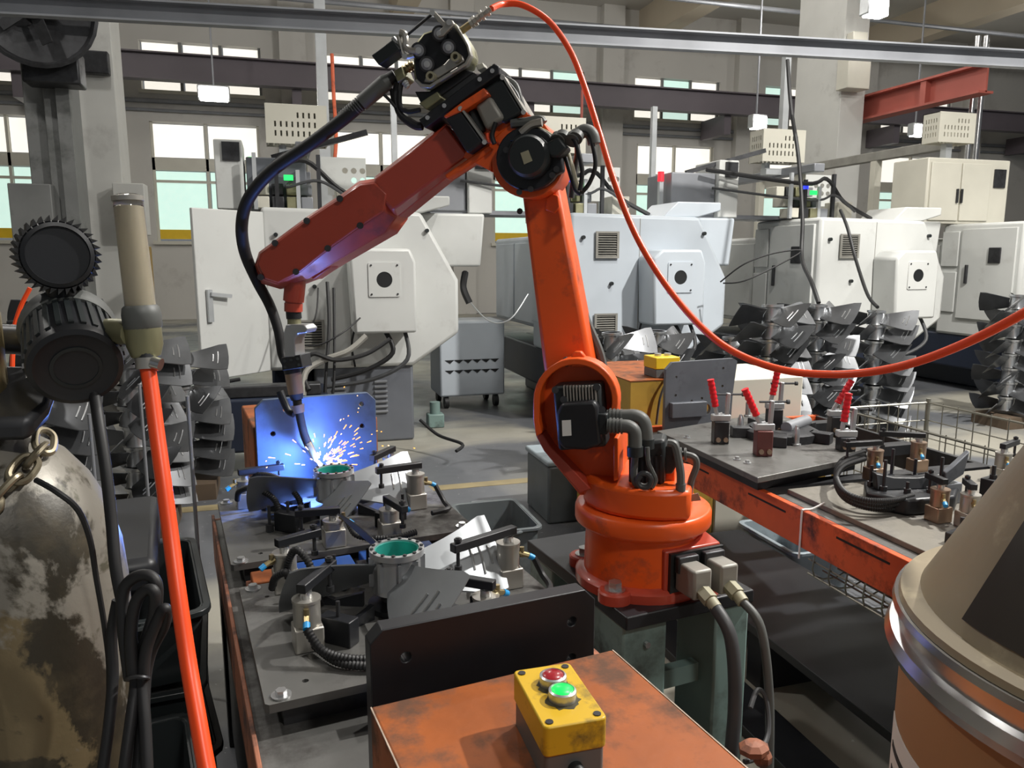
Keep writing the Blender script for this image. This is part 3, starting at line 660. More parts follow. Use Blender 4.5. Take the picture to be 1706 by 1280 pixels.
# turret
tp = [R(*q, .12) for q in ((968, 800), (1148, 800))]
xl, xr = .155, -.125
D = [(xr, -.13), (xr, .125)]+[(-.02+.175*math.cos(math.radians(a)), .155*math.sin(math.radians(a))) for a in range(105, -106, -15)]
tu = MB().ext([(x, y, .206) for x, y in D], (0, 0, .076)).build('turret_base', m_orange, rb, bev=.012)
C2 = (959, 668)
out = arc(C2, 71, 0, 180, 18)+[(888, 700), (893, 728), (906, 752), (966, 826), (1030, 822)]
w_ = RP(MB(), out, .045, -.005).build('turret_wall', m_orange, tu, bev=.004)
ro = arc(C2, 71, -25, 180, 20)+[(888, 700), (893, 728)]; ri = arc(C2, 60, -25, 172, 20)+[(898, 700), (903, 722)]
RP(MB(), ro+ri[::-1], .105, .045).build('turret_rim', m_orange, tu, bev=.003)
RP(MB(), [(893, 728), (906, 752), (966, 822), (985, 815), (918, 745), (903, 722)], .09, .0).build('turret_web', m_red, tu, bev=.003)
RP(MB(), [(952, 612), (951, 594), (957, 586), (968, 586), (974, 594), (974, 612)], .075, .055).build('lifting_lug', m_orange, tu, bev=.003)
MB().cyl(R(943, 606, .08), R(943, 600, .05), .009, n=8).build('stop_screw', m_blkp, tu)
RP(MB(), [(1022, 730), (1030, 730), (1030, 800), (1022, 803)], .12, -.08).build('turret_rib', m_orange, tu, bev=.003)
RP(MB(), [(1106, 770), (1124, 768), (1124, 812), (1106, 812)], .05, -.02).build('turret_post', m_orange, tu, bev=.003)
# J2 motor with fins
mo = RP(MB(), [(920, 644), (1000, 640), (1010, 745), (930, 752)], .125, .05).build('shoulder_motor', m_blkp, rb, bev=.008)
for k in range(11): RP(MB(), [(938+5.2*k, 643), (940.4+5.2*k, 643), (942.0+5.2*k, 672), (939.6+5.2*k, 672)], .134, .12).build('cooling_fin', m_alucyl, mo)
RP(MB(), [(935, 672), (990, 668), (996, 680), (1002, 742), (975, 751), (938, 749), (928, 735), (926, 690)], .155, .12).build('motor_cap', m_blk, mo, bev=.008)

RP(MB(), [(936, 701), (951, 700), (952, 726), (937, 727)], .1565, .154).build('rating_label', m_paper, mo)
for q in ((925, 650), (994, 645), (939, 666), (1003, 683)): MB().cyl(R(*q, .125), R(*q, .137), .009, n=10).build('cap_screw', m_dk, mo)
RP(MB(), [(995, 690), (1012, 690), (1012, 725), (997, 725)], .15, .09).build('plug_block', m_blkp, mo, bev=.004)
for off, ys, pts, r in ((.115, 0, [(1012, 694), (1040, 694), (1058, 694), (1070, 700), (1075, 715), (1076, 735)], .017), (.155, 0, [(1012, 709), (1030, 710), (1047, 711), (1056, 718), (1058, 730), (1058, 748)], .016)):
    el = MB().tube([R(*q, off) for q in pts], r, 12, 5).build('conduit_elbow', m_gpipe, mo)
    for q in range(4): MB().cyl(R(1016+6*q, pts[0][1]+.4*q, off), R(1019+6*q, pts[0][1]+.4*q, off), r*1.18, n=14).build('conduit_ring', m_gpipe, el)
    e = pts[-1]; MB().cyl(R(e[0], e[1]-4, off), R(e[0], e[1]+12, off), r*1.2, n=12).build('conduit_nut', m_blkp, el)
# J1 motor standing on the turret
j1 = RP(MB(), [(1047, 738), (1108, 732), (1108, 808), (1047, 812)], .09, .01).build('waist_motor', m_blkp, rb, bev=.01)
for k in range(7): RP(MB(), [(1052+8*k, 760), (1055+8*k, 760), (1055+8*k, 806), (1052+8*k, 806)], .096, .085).build('cooling_fin', m_blk, j1)
RP(MB(), [(1090, 745), (1128, 742), (1132, 766), (1120, 790), (1096, 792)], .07, .0).build('plug_block', m_blkp, j1, bev=.004)
for pts, off, r, m in (([(1112, 738), (1124, 742), (1130, 765), (1134, 790), (1134, 812)], .12, .010, m_gpipe), ([(1122, 756), (1145, 758), (1158, 764), (1160, 778), (1152, 800), (1148, 822)], .06, .0085, m_gpipe),
                       ([(1058, 760), (1056, 790), (1060, 806), (1075, 812), (1088, 806)], .13, .009, m_gpipe), ([(1078, 745), (1080, 770), (1086, 785), (1092, 800), (1086, 812)], .135, .006, m_gpipe),
                       ([(1062, 800), (1068, 790), (1078, 790), (1085, 799), (1080, 811), (1068, 811), (1062, 802), (1068, 792)], .15, .0065, m_cable)):
    MB().tube([R(*q, off) for q in pts], r, 8, 5).build('cable', m, j1)
for q in ((1126, 757), (1134, 757), (1142, 758)): MB().cyl(R(q[0]-2, q[1], .06), R(q[0]+2, q[1], .06), .017, n=12).build('conduit_ring', m_gpipe, j1)
MB().cyl(R(1134, 806, .12), R(1134, 818, .12), .012, n=10).build('conduit_nut', m_gpipe, j1)
RP(MB(), [(1146, 826), (1163, 822), (1168, 834), (1150, 836)], .08, .076).build('tag_plate', m_alucyl, j1)
# upper arm
ua = RP(MB(), [(866, 300), (926, 290), (992, 640), (990, 700), (930, 705), (908, 640)], -.01, -.12).build('upper_arm', m_orange, rb, bev=.012)
RP(MB(), [(908, 350), (910, 330), (920, 322), (930, 326), (932, 345), (924, 356)], -.003, -.012).build('cable_boss', m_orange, ua, bev=.003)
for k, q in enumerate(((866, 352), (985, 600))): MB().cyl(R(*q, -.02), R(*q, .0), .008, n=8).build('cap_screw', m_dk, ua)
MB().tube([R(*q, -.10) for q in ((928, 335), (950, 430), (972, 520), (1000, 590), (1008, 640))], .012, 8).build('dress_hose', m_gpipe, ua)
# elbow casting and J3 motor
eb = RP(MB(), arc((879, 270), 60, -180, 40, 22)+[(905, 205), (860, 178), (822, 200), (786, 226), (772, 262), (800, 276), (818, 286)], .055, -.06).build('elbow_casting', m_orange, rb, bev=.01)
j3 = RP(MB(), arc((880, 264), 54, 50, 330, 24)+[(938, 285), (936, 262), (930, 243)], .085, .055).build('elbow_motor', m_blk, rb, bev=.004)
cq = R(880, 260, .118)
MB().cyl(cq-Vector((0, .03, 0)), cq, .052, n=32).cyl(cq, cq+Vector((0, .012, 0)), .05, .043, n=32).build('motor_cover', m_blkp, j3)
RP(MB(), arc((878, 262), 40, 60, 120, 6)+[(848, 235), (900, 230)], .10, .085).build('motor_bracket', m_blkp, j3, bev=.003)
RP(MB(), [(867, 255), (880, 250), (887, 268), (873, 274)], .132, .129).build('rating_label', m_label, j3)
for q in ((843, 250), (883, 234), (908, 266), (927, 282), (920, 292), (865, 320), (884, 315)): MB().cyl(R(*q, .083), R(*q, .095), .0075, n=10).build('cap_screw', m_dk, j3)
RP(MB(), [(906, 240), (930, 226), (946, 246), (930, 262), (915, 262)], .115, .06).build('plug_block', m_blkp, j3, bev=.006)
for pts, off, r, m in (([(926, 232), (942, 226), (956, 232), (963, 250), (970, 285), (966, 318)], .10, .0055, m_rub), ([(950, 232), (966, 220), (980, 222), (987, 240), (992, 275), (982, 305), (968, 322)], .08, .0055, m_rub), ([(942, 250), (950, 275), (958, 305), (966, 320)], .05, .009, m_label),
                       ([(942, 262), (950, 290), (958, 315), (968, 324)], .06, .005, m_rub), ([(960, 232), (962, 255), (958, 280), (952, 330)], .02, .007, m_cable)):
    MB().tube([R(*q, off) for q in pts], r, 10, 6).build('cable', m, j3)
for q in ((928, 232), (936, 229), (952, 232), (958, 228)): MB().cyl(R(q[0], q[1]+3, .10), R(q[0]+3, q[1]-3, .09), .018, n=12).build('conduit_ring', m_gpipe, j3)
MB().tube([R(*q, .07) for q in ((960, 226), (974, 218), (986, 224), (990, 240))], .016, 10, 5).build('conduit_elbow', m_gpipe, j3)
# forearm
fa = loft(MB(), [R(x, y, .052) for x, y in [(625, 298), (742, 208), (780, 258), (736, 290), (655, 350), (634, 330)]],
          [R(x, y, .0) for x, y in [(622, 296), (741, 203), (790, 266), (742, 297), (660, 364), (634, 345)]])
RP(fa, [(622, 296), (741, 203), (790, 266), (742, 297), (660, 364), (634, 345)], .0, -.07)
fa = fa.build('forearm_tube', m_red, rb, bev=.006)
RP(MB(), [(740, 204), (790, 250), (800, 262), (786, 274), (775, 262), (736, 209)], .03, -.06).build('forearm_flange', m_red, fa, bev=.004)
RP(MB(), [(780, 264), (815, 240), (820, 250), (786, 274), (745, 300), (740, 292)], .06, .03).build('grease_pipe', m_orange, fa, bev=.004)
cov = [(427, 441), (434, 423), (511, 365), (569, 327), (600, 306), (625, 303), (646, 322), (640, 352), (599, 378), (547, 415), (500, 453), (462, 473), (439, 466)]
ful = [(424, 442), (431, 420), (511, 361), (569, 323), (599, 301), (627, 297), (662, 322), (660, 363), (642, 388), (556, 438), (514, 464), (466, 482), (435, 473)]
wh = loft(MB(), [R(*q, .046) for q in cov], [R(*q, .012) for q in ful]); RP(wh, ful, .012, -.07)
wh = wh.build('wrist_housing', m_red, rb, bev=.003)
def shrink(P, f):
    cx = sum(p[0] for p in P)/len(P); cy = sum(p[1] for p in P)/len(P); return [(cx+(x-cx)*f, cy+(y-cy)*f) for x, y in P]
RP(MB(), shrink(cov, .985), .054, .046).build('gear_cover', m_red, wh, bev=.004)
for q in ((511, 368), (566, 331), (458, 405), (434, 462), (493, 453), (546, 414), (600, 376)): MB().cyl(R(*q, .05), R(*q, .062), .009, n=10).build('cap_screw', m_dk, wh)
RP(MB(), [(514, 460), (556, 434), (548, 448), (522, 466)], .0, -.05).build('wrist_boss', m_red, wh, bev=.003)
wr = MB().cyl(R(493, 462, -.01), R(489, 502, -.01), .029, n=28).cyl(R(489, 502, -.01), R(489, 505, -.01), .0235, n=24).cyl(R(489, 505, -.01), R(489, 519, -.01), .0255, n=28).build('wrist_roll', m_red, rb)
MB().cyl(R(489, 519, -.01), R(490, 531, -.01), .0215, n=24).build('wrist_ring', m_blk, wr)
MB().cyl(R(490, 531, -.01), R(490.5, 543, -.01), .019, n=24).build('tool_flange', m_olive, wr)
# motors on the back of the forearm
for nm, P_, yf, yb, m in (('wrist_motor', [(741, 196), (766, 180), (806, 236), (778, 256)], .095, -.03, m_blk), ('wrist_motor', [(799, 152), (836, 128), (871, 186), (838, 206)], .075, -.05, m_blkp)):
    mt = RP(MB(), P_, yf, yb).build(nm, m, rb, bev=.006)
    for i in (1, 2): MB().cyl(R(*P_[i], yf-.012), R(P_[i][0]+1, P_[i][1]+1, yf+.006), .006, n=8).build('cap_screw', m_steel, mt)
    RP(MB(), [P_[1], (P_[1][0]+3, P_[1][1]-2), (P_[2][0]+3, P_[2][1]-2), P_[2]], yf+.003, yb).build('motor_flange', m_alucyl, mt)
rd = RP(MB(), [(790, 176), (816, 158), (840, 196), (810, 218)], .085, -.03).build('motor_barrel', m_vent, rb, bev=.01)
RP(MB(), [(778, 186), (788, 178), (808, 216), (796, 224)], .072, -.02).build('barrel_end', m_blkp, rd, bev=.006)
RP(MB(), [(820, 232), (850, 205), (862, 216), (836, 244)], .06, .02).build('motor_bracket', m_orange, rb, bev=.004)
RP(MB(), [(738, 194), (769, 170), (806, 146), (814, 157), (776, 182), (742, 197)], .10, -.04).build('bracket_seat', m_orange, rb, bev=.003)
for pts, off, r, m in (([(842, 132), (858, 142), (866, 165), (874, 190), (890, 202)], .03, .008, m_gpipe), ([(848, 140), (862, 160), (866, 185), (860, 200)], .05, .005, m_cable), ([(838, 128), (856, 150), (868, 180)], .0, .006, m_hose),
                       ([(852, 206), (875, 204), (898, 200), (905, 206)], .06, .012, m_gpipe), ([(826, 204), (820, 225), (824, 240)], .08, .006, m_rub), ([(812, 222), (815, 234), (828, 236)], .075, .005, m_hose), ([(868, 222), (885, 208), (903, 204)], .085, .010, m_alucyl), ([(890, 212), (910, 222), (925, 232)], .06, .007, m_label)):
    MB().tube([R(*q, off) for q in pts], r, 8, 5).build('cable', m, rb)
# ============================================================ WIRE FEEDER
wf = thing('wire_feeder', 'wire feeder with four steel drive rollers mounted above the robot forearm', 'wire feeder', R(735, 150, .05), RF)
fo = [(688, 120), (690, 135), (700, 145), (716, 147), (778, 108), (785, 92), (781, 75), (760, 40), (750, 33), (731, 45), (705, 54), (691, 72), (688, 94)]
RP(MB(), fo, .085, .02).build('feeder_housing', m_olive, wf, bev=.006)
RP(MB(), shrink(fo, .9), .088, .08).build('roller_plate', m_blk, wf)
RP(MB(), [(690, 134), (700, 145), (716, 147), (778, 108), (785, 92), (781, 75), (760, 40), (757, 42), (777, 77), (780, 91), (774, 104), (716, 140), (702, 139), (694, 131)], .10, .08).build('housing_lip', m_alucyl, wf, bev=.002)
RP(MB(), [(705, 137), (712, 122), (740, 106), (752, 92), (770, 92), (774, 102), (716, 139)], .092, .085).build('lower_guide', m_alucyl, wf, bev=.003)
for q in ((697, 84), (747, 79), (711, 107), (732, 56)):
    ro_ = MB().cyl(R(*q, .088), R(*q, .105), .0185, n=22).cyl(R(*q, .105), R(*q, .109), .016, n=22).build('drive_roller', m_dk, wf)
    MB().cyl(R(*q, .109), R(*q, .118), .0075, n=12).cyl(R(*q, .118), R(*q, .124), .004, n=6).build('roller_nut', m_steel, ro_)
    MB().cyl(R(*q, .1085), R(*q, .1105), .0135, n=20).build('roller_washer', m_chan, ro_)
for q in ((763, 98), (722, 130)):
    b = MB(); c = R(*q, .088); b.lathe([(.0065, 0), (.0065, .022), (.0115, .022), (.0115, 0)], c, (0, 1, 0), 16, closed=True); b.build('bush', m_label, wf)
RP(MB(), [(717, 20), (724, 18), (740, 36), (753, 33), (757, 40), (738, 60), (730, 62), (727, 54), (738, 44), (728, 34)], .118, .108).build('pressure_arm', m_alucyl, wf, bev=.002)
MB().tube([R(*q, .113) for q in ((667, 54), (674, 57), (676, 68), (676, 78), (684, 84), (697, 85))], .008, 8, 5).build('pressure_lever', m_alucyl, wf)
MB().tube([R(*q, .11) for q in ((664, 60), (668, 76), (674, 94), (690, 92))], .006, 8, 4).build('lever_web', m_alucyl, wf)
MB().cyl(R(676, 60, .105), R(720, 23, .105), .004, n=8).build('tension_rod', m_dk, wf)
for q in ((720, 21), (748, 37), (674, 94), (697, 85)): MB().cyl(R(*q, .105), R(*q, .124), .0065, n=10).build('pivot', m_steel, wf)
RP(MB(), [(618, 92), (654, 65), (667, 82), (631, 109)], .125, .08).build('tension_knob', m_blkp, wf, bev=.003)
MB().cyl(R(655, 64, .1), R(666, 76, .1), .007, n=8).build('knob_collar', m_steel, wf)
b = MB()
for k in range(5): b.cyl(R(740+3*k, 56-3.2*k, .11), R(741.5+3*k, 54.5-3.2*k, .11), .006, n=8)
b.build('spring', m_steel, wf)
RP(MB(), [(655, 118), (668, 110), (676, 128), (662, 138)], .09, .03).build('outlet_block', m_olive, wf, bev=.003)
b = MB().cyl(R(670, 120, .06), R(690, 107, .06), .009, n=12)
for k in range(3): b.cyl(R(674+5*k, 117-3.3*k, .06), R(676+5*k, 115.7-3.3*k, .06), .0125, n=14)
b.build('outlet_fitting', m_brass, wf)
b = MB().cyl(R(765, 54, .06), R(783, 41, .06), .009, n=12)
b.build('inlet_fitting', m_brass, wf)
b = MB().cyl(R(783, 41, .06), R(818, 15, .06), .0075, n=12)
for k, rr in ((0, .012), (5, .013), (11, .0095), (17, .013), (26, .012)): b.cyl(R(784+k, 40-.74*k, .06), R(788+k, 37-.74*k, .06), rr, n=8)
b.build('inlet_coupler', m_alucyl, wf)
RP(MB(), [(697, 199), (823, 105), (832, 111), (831, 123), (735, 194), (708, 214)], .085, -.03).build('mount_bracket', m_blk, wf, bev=.003)
RP(MB(), [(690, 152), (715, 152), (774, 114), (790, 120), (735, 160), (705, 180)], .07, .0).build('mount_block', m_blk, wf, bev=.004)
RP(MB(), [(697, 172), (728, 152), (736, 163), (710, 183)], .082, .02).build('terminal_block', m_olive, wf, bev=.003)
RP(MB(), [(792, 108), (804, 104), (808, 112), (796, 118)], .05, .02).build('terminal_nut', m_cream, wf, bev=.002)
for q in ((799, 132), (740, 176), (712, 196), (820, 118)): MB().cyl(R(*q, .083), R(*q, .093), .0055, n=8).build('cap_screw', m_steel, wf)
for pts, off, r in (([(669, 138), (666, 158), (668, 178), (680, 186), (700, 183)], .07, .006), ([(664, 138), (660, 162), (668, 190), (690, 208), (704, 210)], .06, .011), ([(640, 158), (650, 168), (660, 180)], .07, .004), ([(652, 148), (655, 168), (664, 185)], .05, .005)):
    MB().tube([R(*q, off) for q in pts], r, 8, 5).build('cable', m_rub, wf)
for k in range(3): MB().cyl(R(674+2*k, 137+3*k, .075), R(676+2*k, 139.5+3*k, .075), .0085-.001*k, n=10).build('gas_fitting', m_post, wf)
# torch cable from feeder down to the torch
P = [R(x, y, o) for x, y, o in ((659, 126, .055), (640, 140, .06), (610, 165, .07), (580, 192, .075), (520, 238, .085), (455, 283, .085), (416, 328, .075), (403, 372, .06), (408, 420, .03), (428, 468, -.01), (450, 510, -.03), (464, 552, -.035), (470, 590, -.03), (480, 612, -.02))]
tc = thing('torch_cable', 'thick black torch cable arching from wire feeder down to the torch', 'cable', P[-1], RF)
MB().tube(P, lambda t: .0165 if t < .6 else .0165-.004*(t-.6)/.4, 14, 7).build('sheath', m_rub, tc)
a, b2 = R(642, 138, .06), R(602, 172, .072)
MB().cyl(a, b2, .021, .02, n=16).cyl(a+(a-b2)*.25, a, .014, .021, n=16).build('sleeve', m_gpipe, tc)
b = MB()
for k in range(9): b.cyl(R(600-3.4*k, 173.5+2.7*k, .0725), R(598.4-3.4*k, 174.8+2.7*k, .0728), .0195-.0003*k, n=16)
b.build('bend_relief', m_gpipe, tc)
# ============================================================ TORCH
to = thing('welding_torch', 'brass and copper welding torch with bent neck at the robot wrist', 'welding torch', R(530, 768, -.005), RF)
RP(MB(), [(476, 541), (506, 541), (513, 548), (510, 555), (496, 556), (491, 566), (492, 596), (474, 596), (472, 556)], .025, -.03).build('torch_bracket', m_alu, to, bev=.003)
cl = RP(MB(), [(468, 596), (500, 591), (504, 613), (470, 618)], .025, -.03).build('clamp_block', m_dk, to, bev=.002)
for q in ((474, 602), (485, 600), (496, 598), (475, 612), (498, 608)): MB().cyl(R(*q, .022), R(*q, .028), .0045, n=8).build('cap_screw', m_blkp, cl)
MB().cyl(R(486, 612, -.003), R(488, 622, -.003), .024, n=20).build('torch_collar', m_blk, to)
MB().cyl(R(488, 621, -.003), R(493, 656, -.003), .0235, .022, n=24).build('torch_body', m_copper, to)
MB().cyl(R(493, 656, -.003), R(495, 666, -.003), .021, .017, n=20).cyl(R(495, 666, -.003), R(496, 676, -.003), .013, n=16).build('torch_boot', m_blk, to)
MB().cyl(R(496, 675, -.003), R(499, 688, -.003), .019, .015, n=18).build('neck_nut', m_copper, to)
MB().tube([R(*q, -.003) for q in ((498, 684), (502, 705), (507, 725), (515, 744))], .0125, 14, 5).build('torch_neck', m_dk, to)
MB().cyl(R(513, 739, -.003), R(527, 766, -.003), .0125, .0095, n=18).build('gas_nozzle', m_brass, to)
MB().cyl(R(527, 766, -.003), R(533, 776, -.003), .0035, n=8).build('contact_tip', m_copper, to)
MB().tube([R(*q, -.015) for q in ((466, 652), (474, 672), (482, 686), (490, 690))], .011, 10, 5).build('cable_plug', m_blk, to)
# ============================================================ CONTROL CABLES of the base
def tcable(pts, r, mat, label):
    tag(MB().tube([Vector(p) for p in pts], r, 12, 8).build('robot_cable', mat, fr=TF), label, 'cable')
tcable([(1.104, 1.33, .657), (1.112, 1.28, .60), (1.115, 1.26, .45), (1.10, 1.25, .25), (1.09, 1.22, .08), (1.12, 1.15, .022), (1.3, 1.1, .02)], .0155, m_cable, 'thicker grey cable dropping from the left robot base plug')
tcable([(1.182, 1.33, .657), (1.197, 1.28, .61), (1.215, 1.26, .45), (1.22, 1.25, .25), (1.20, 1.22, .08), (1.22, 1.18, .014), (1.4, 1.15, .012)], .0105, m_gpipe, 'thinner olive-grey cable dropping from the right robot base plug')
# ============================================================ LEFT FIXTURE TABLE (table frame)
t = thing('fixture_table', 'long steel fixture table with rusty orange rim under the welding torch', 'table', (.385, 1.6, 0), TF)
MB().mm(.082, .70, 1.025, 2.33, .64, .69).build('bed', m_plate, t, bev=.002)
MB().mm(.074, .082, 1.0, 2.34, .56, .705).build('side_rail', m_rust, t, bev=.002)
MB().mm(.70, .714, 1.0, 2.34, .56, .70).build('side_rail', m_rust, t, bev=.002)
MB().mm(.082, .70, 1.0, 1.025, .50, .69).build('end_apron', m_boxo, t, bev=.002)
MB().mm(.082, .70, 2.33, 2.345, .50, .69).build('end_apron', m_boxo, t, bev=.002)
for x in (.11, .67):
    for y in (1.06, 2.29): MB().mm(x-.03, x+.03, y-.03, y+.03, 0, .64).build('leg', m_blk, t, bev=.003)
MB().mm(.09, .10, 1.09, 2.26, .05, .63).build('side_panel', m_blk, t)
MB().mm(.12, .66, 1.65, 1.78, .69, .715).build('bridge_bar', m_rust, t, bev=.002)
def screw_at(b, x, y, z, r=.011):
    b.cyl((x, y, z), (x, y, z+.003), r*1.5, n=16).cyl((x, y, z+.003), (x, y, z+.011), r*.85, n=6)
def jig_plate(x0, x1, y0, y1, label, bolts):
    t = thing('jig_plate', label, 'steel plate', ((x0+x1)/2, (y0+y1)/2, .69), TF)
    MB().plate(rrect(x0, x1, y0, y1, .006, 1), [circ((x0+.07, y0+.05), .006, 8), (circ((x0+.05, y1-.07), .005, 8))], (0, 0, .735), (1, 0, 0), (0, 1, 0), (0, 0, .015)).build('plate', m_plate, t)
    MB().mm(x0+.03, x1-.03, y0+.03, y0+.09, .69, .735).build('spacer', m_dk, t); MB().mm(x0+.03, x1-.03, y1-.09, y1-.03, .69, .735).build('spacer', m_dk, t)
    for x, y in bolts:
        b = MB(); screw_at(b, x, y, .75); b.build('bolt', m_steel, t)
jig_plate(.092, .70, 1.80, 2.32, 'dark steel jig plate at the far end of the left table, under the arc', [(.115, 1.815), (.115, 2.29), (.67, 1.83)])
jig_plate(.098, .70, 1.18, 1.665, 'dark steel jig plate at the near end of the left table', [(.125, 1.645), (.125, 1.20), (.67, 1.63)])
b = MB().plate([(.26, .69), (.47, .69), (.47, .745), (.26, .745)], [circ((.34, .715), .010, 12)], (0, 1.13, 0), (1, 0, 0), (0, 0, 1), (0, .03, 0))
tag(b.build('blue_block', m_blue, fr=TF), 'blue steel block with one hole below the near jig plate', 'steel block')
tag(MB().mm(.21, .36, 1.70, 1.77, .715, .745).build('blue_block', m_blue, bev=.003, fr=TF), 'blue steel block left in the gap between the two jig plates', 'steel block')
tag(MB().mm(.38, .56, 1.69, 1.77, .715, .75).build('blue_block', m_blue, bev=.003, fr=TF), 'blue steel block right in the gap between the two jig plates', 'steel block')
tag(MB().mm(.13, .20, 1.70, 1.77, .715, .74).build('wedge_block', m_boxo, bev=.003, fr=TF), 'small orange rusty block in the gap between jig plates', 'steel block')
# upright end plates
def end_plate(x0, x1, y, z0, z1, ch, label, mat, hs, th=.03):
    o = [(x0, z0), (x1, z0), (x1, z1-ch), (x1-ch, z1), (x0+ch, z1), (x0, z1-ch)]
    b = MB().plate(o, [circ(h, .0075, 12) for h in hs], (0, y, 0), (1, 0, 0), (0, 0, 1), (0, th, 0))
    return tag(b.build('end_plate', mat, bev=.0015, fr=TF), label, 'steel plate')
end_plate(.218, .568, .962, .50, .952, .018, 'upright black steel plate bolted behind the near orange box', m_blk, [(.268, .905), (.528, .905), (.528, .845), (.268, .82)])
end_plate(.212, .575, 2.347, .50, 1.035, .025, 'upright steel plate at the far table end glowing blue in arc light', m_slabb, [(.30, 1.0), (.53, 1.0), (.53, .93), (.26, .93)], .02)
bx = tag(MB().mm(.205, .585, 2.372, 2.75, .45, .95).build('terminal_box', m_boxo, bev=.005, fr=TF), 'orange steel box behind the blue-lit end plate', 'steel box')
tag(MB().mm(.23, .56, 2.4, 2.72, 0, .45).build('box_stand', m_blk, bev=.005, fr=TF), 'black stand under the orange box behind the blue-lit plate', 'stand')
# near orange box and push-button station
bx = tag(MB().mm(.203, .565, .30, .905, 0, .88).build('terminal_box', m_boxo, bev=.004, fr=TF), 'large scuffed orange steel box carrying the two-button station in the foreground', 'steel box')
OFF[bx.name] = Vector((.384, .6025, 0))
for x0 in (.2026, .5634): MB().mm(x0, x0+.0018, .302, .903, .878, .8802).build('worn_edge', m_pale2, bx)
BF = Fr(TF.w((.3845, .7325, .88)), -.8)
st = thing('button_station', 'yellow push-button station with red and green buttons on the orange box', 'push-button box', (0, 0, 0), BF)
MB().ext([(x, y, 0) for x, y in rrect(-.035, .035, -.059, .059, .006)], (0, 0, .034)).build('lower_case', m_gpipe, st, bev=.001)
MB().ext([(x, y, .034) for x, y in rrect(-.037, .037, -.0615, .0615, .007)], (0, 0, .036)).build('lid', m_yel, st, bev=.002)
for x in (-.028, .028):
    for y in (-.052, .052): MB().cyl((x, y, .0695), (x, y, .0712), .0045, n=12).build('lid_screw', m_dk, st)
for k_, y in enumerate((.020, -.013)):
    rs = random.Random(3+k_); MB().ext([(.001+(.019+rs.uniform(-.003, .004))*math.cos(a*.2618), y-.003+(.018+rs.uniform(-.003, .004))*math.sin(a*.2618), .0698) for a in range(24)], (0, 0, .0004)).build('grime_patch', m_grime, st)
for y, m in ((.020, m_btnr), (-.013, m_btng)):
    bz = MB().lathe([(.0115, .0), (.0158, .0), (.0165, .006), (.0160, .011), (.0138, .0125), (.0128, .0105)], (.001, y, .07), n=28).build('button_bezel', m_alu, st)
    MB().lathe([(.0124, .0), (.0124, .012), (.010, .0135), (.001, .0137)], (.001, y, .07), n=24).build('push_button', m, bz)
MB().lathe([(.009, 0), (.009, .012), (.006, .016)], (0, -.059, .014), (0, -1, 0), 14).build('cable_gland', m_blkp, st)
# ------------------------------------------------------------ fan impellers
def blade_mesh(b, a0, r0, r1, w0, w1, pitch, z0, nu=6, nv=6, th=.0025, sweep=.25, mat=None):
    top = len(b.v); rows = []
    for sgn in (1, -1):
        g = []
        for i in range(nu+1):
            u = i/nu; r = r0+(r1-r0)*u
            wd = (w0+(w1-w0)*u)*(1 if u < .86 else 1-.10*((u-.86)/.14)**2)
            row = []
            for j in range(nv+1):
                v = j/nv-.5; ch = v*wd
                a = a0+ch*math.cos(pitch)/r*(.85)+sweep*u
                z = z0+ch*math.sin(pitch)+.10*wd*(v*v-.25)+sgn*th/2
                row.append(len(b.v)); b.v.append(Vector((r*math.cos(a), r*math.sin(a), z)))
            g.append(row)
        rows.append(g)
    T_, B_ = rows
    for i in range(nu):
        for j in range(nv):
            b.f.append((T_[i][j], T_[i+1][j], T_[i+1][j+1], T_[i][j+1])); b.f.append((B_[i][j], B_[i][j+1], B_[i+1][j+1], B_[i+1][j]))
    ed = [(0, j) for j in range(nv)]+[(i, nv) for i in range(nu)]+[(nu, j) for j in range(nv, 0, -1)]+[(i, 0) for i in range(nu, 0, -1)]
    for k in range(len(ed)):
        p, q = ed[k], ed[(k+1) % len(ed)]
        b.f.append((T_[p[0]][p[1]], T_[q[0]][q[1]], B_[q[0]][q[1]], B_[p[0]][p[1]]))
    return b
def blade_pt(a0, u, v, r0, r1, w0, w1, pitch, z0, sweep=.25, lift=0):
    r = r0+(r1-r0)*u; wd = w0+(w1-w0)*u; ch = v*wd; a = a0+ch*math.cos(pitch)/r*.85+sweep*u
    return Vector((r*math.cos(a), r*math.sin(a), z0+ch*math.sin(pitch)+.10*wd*(v*v-.25)+lift))
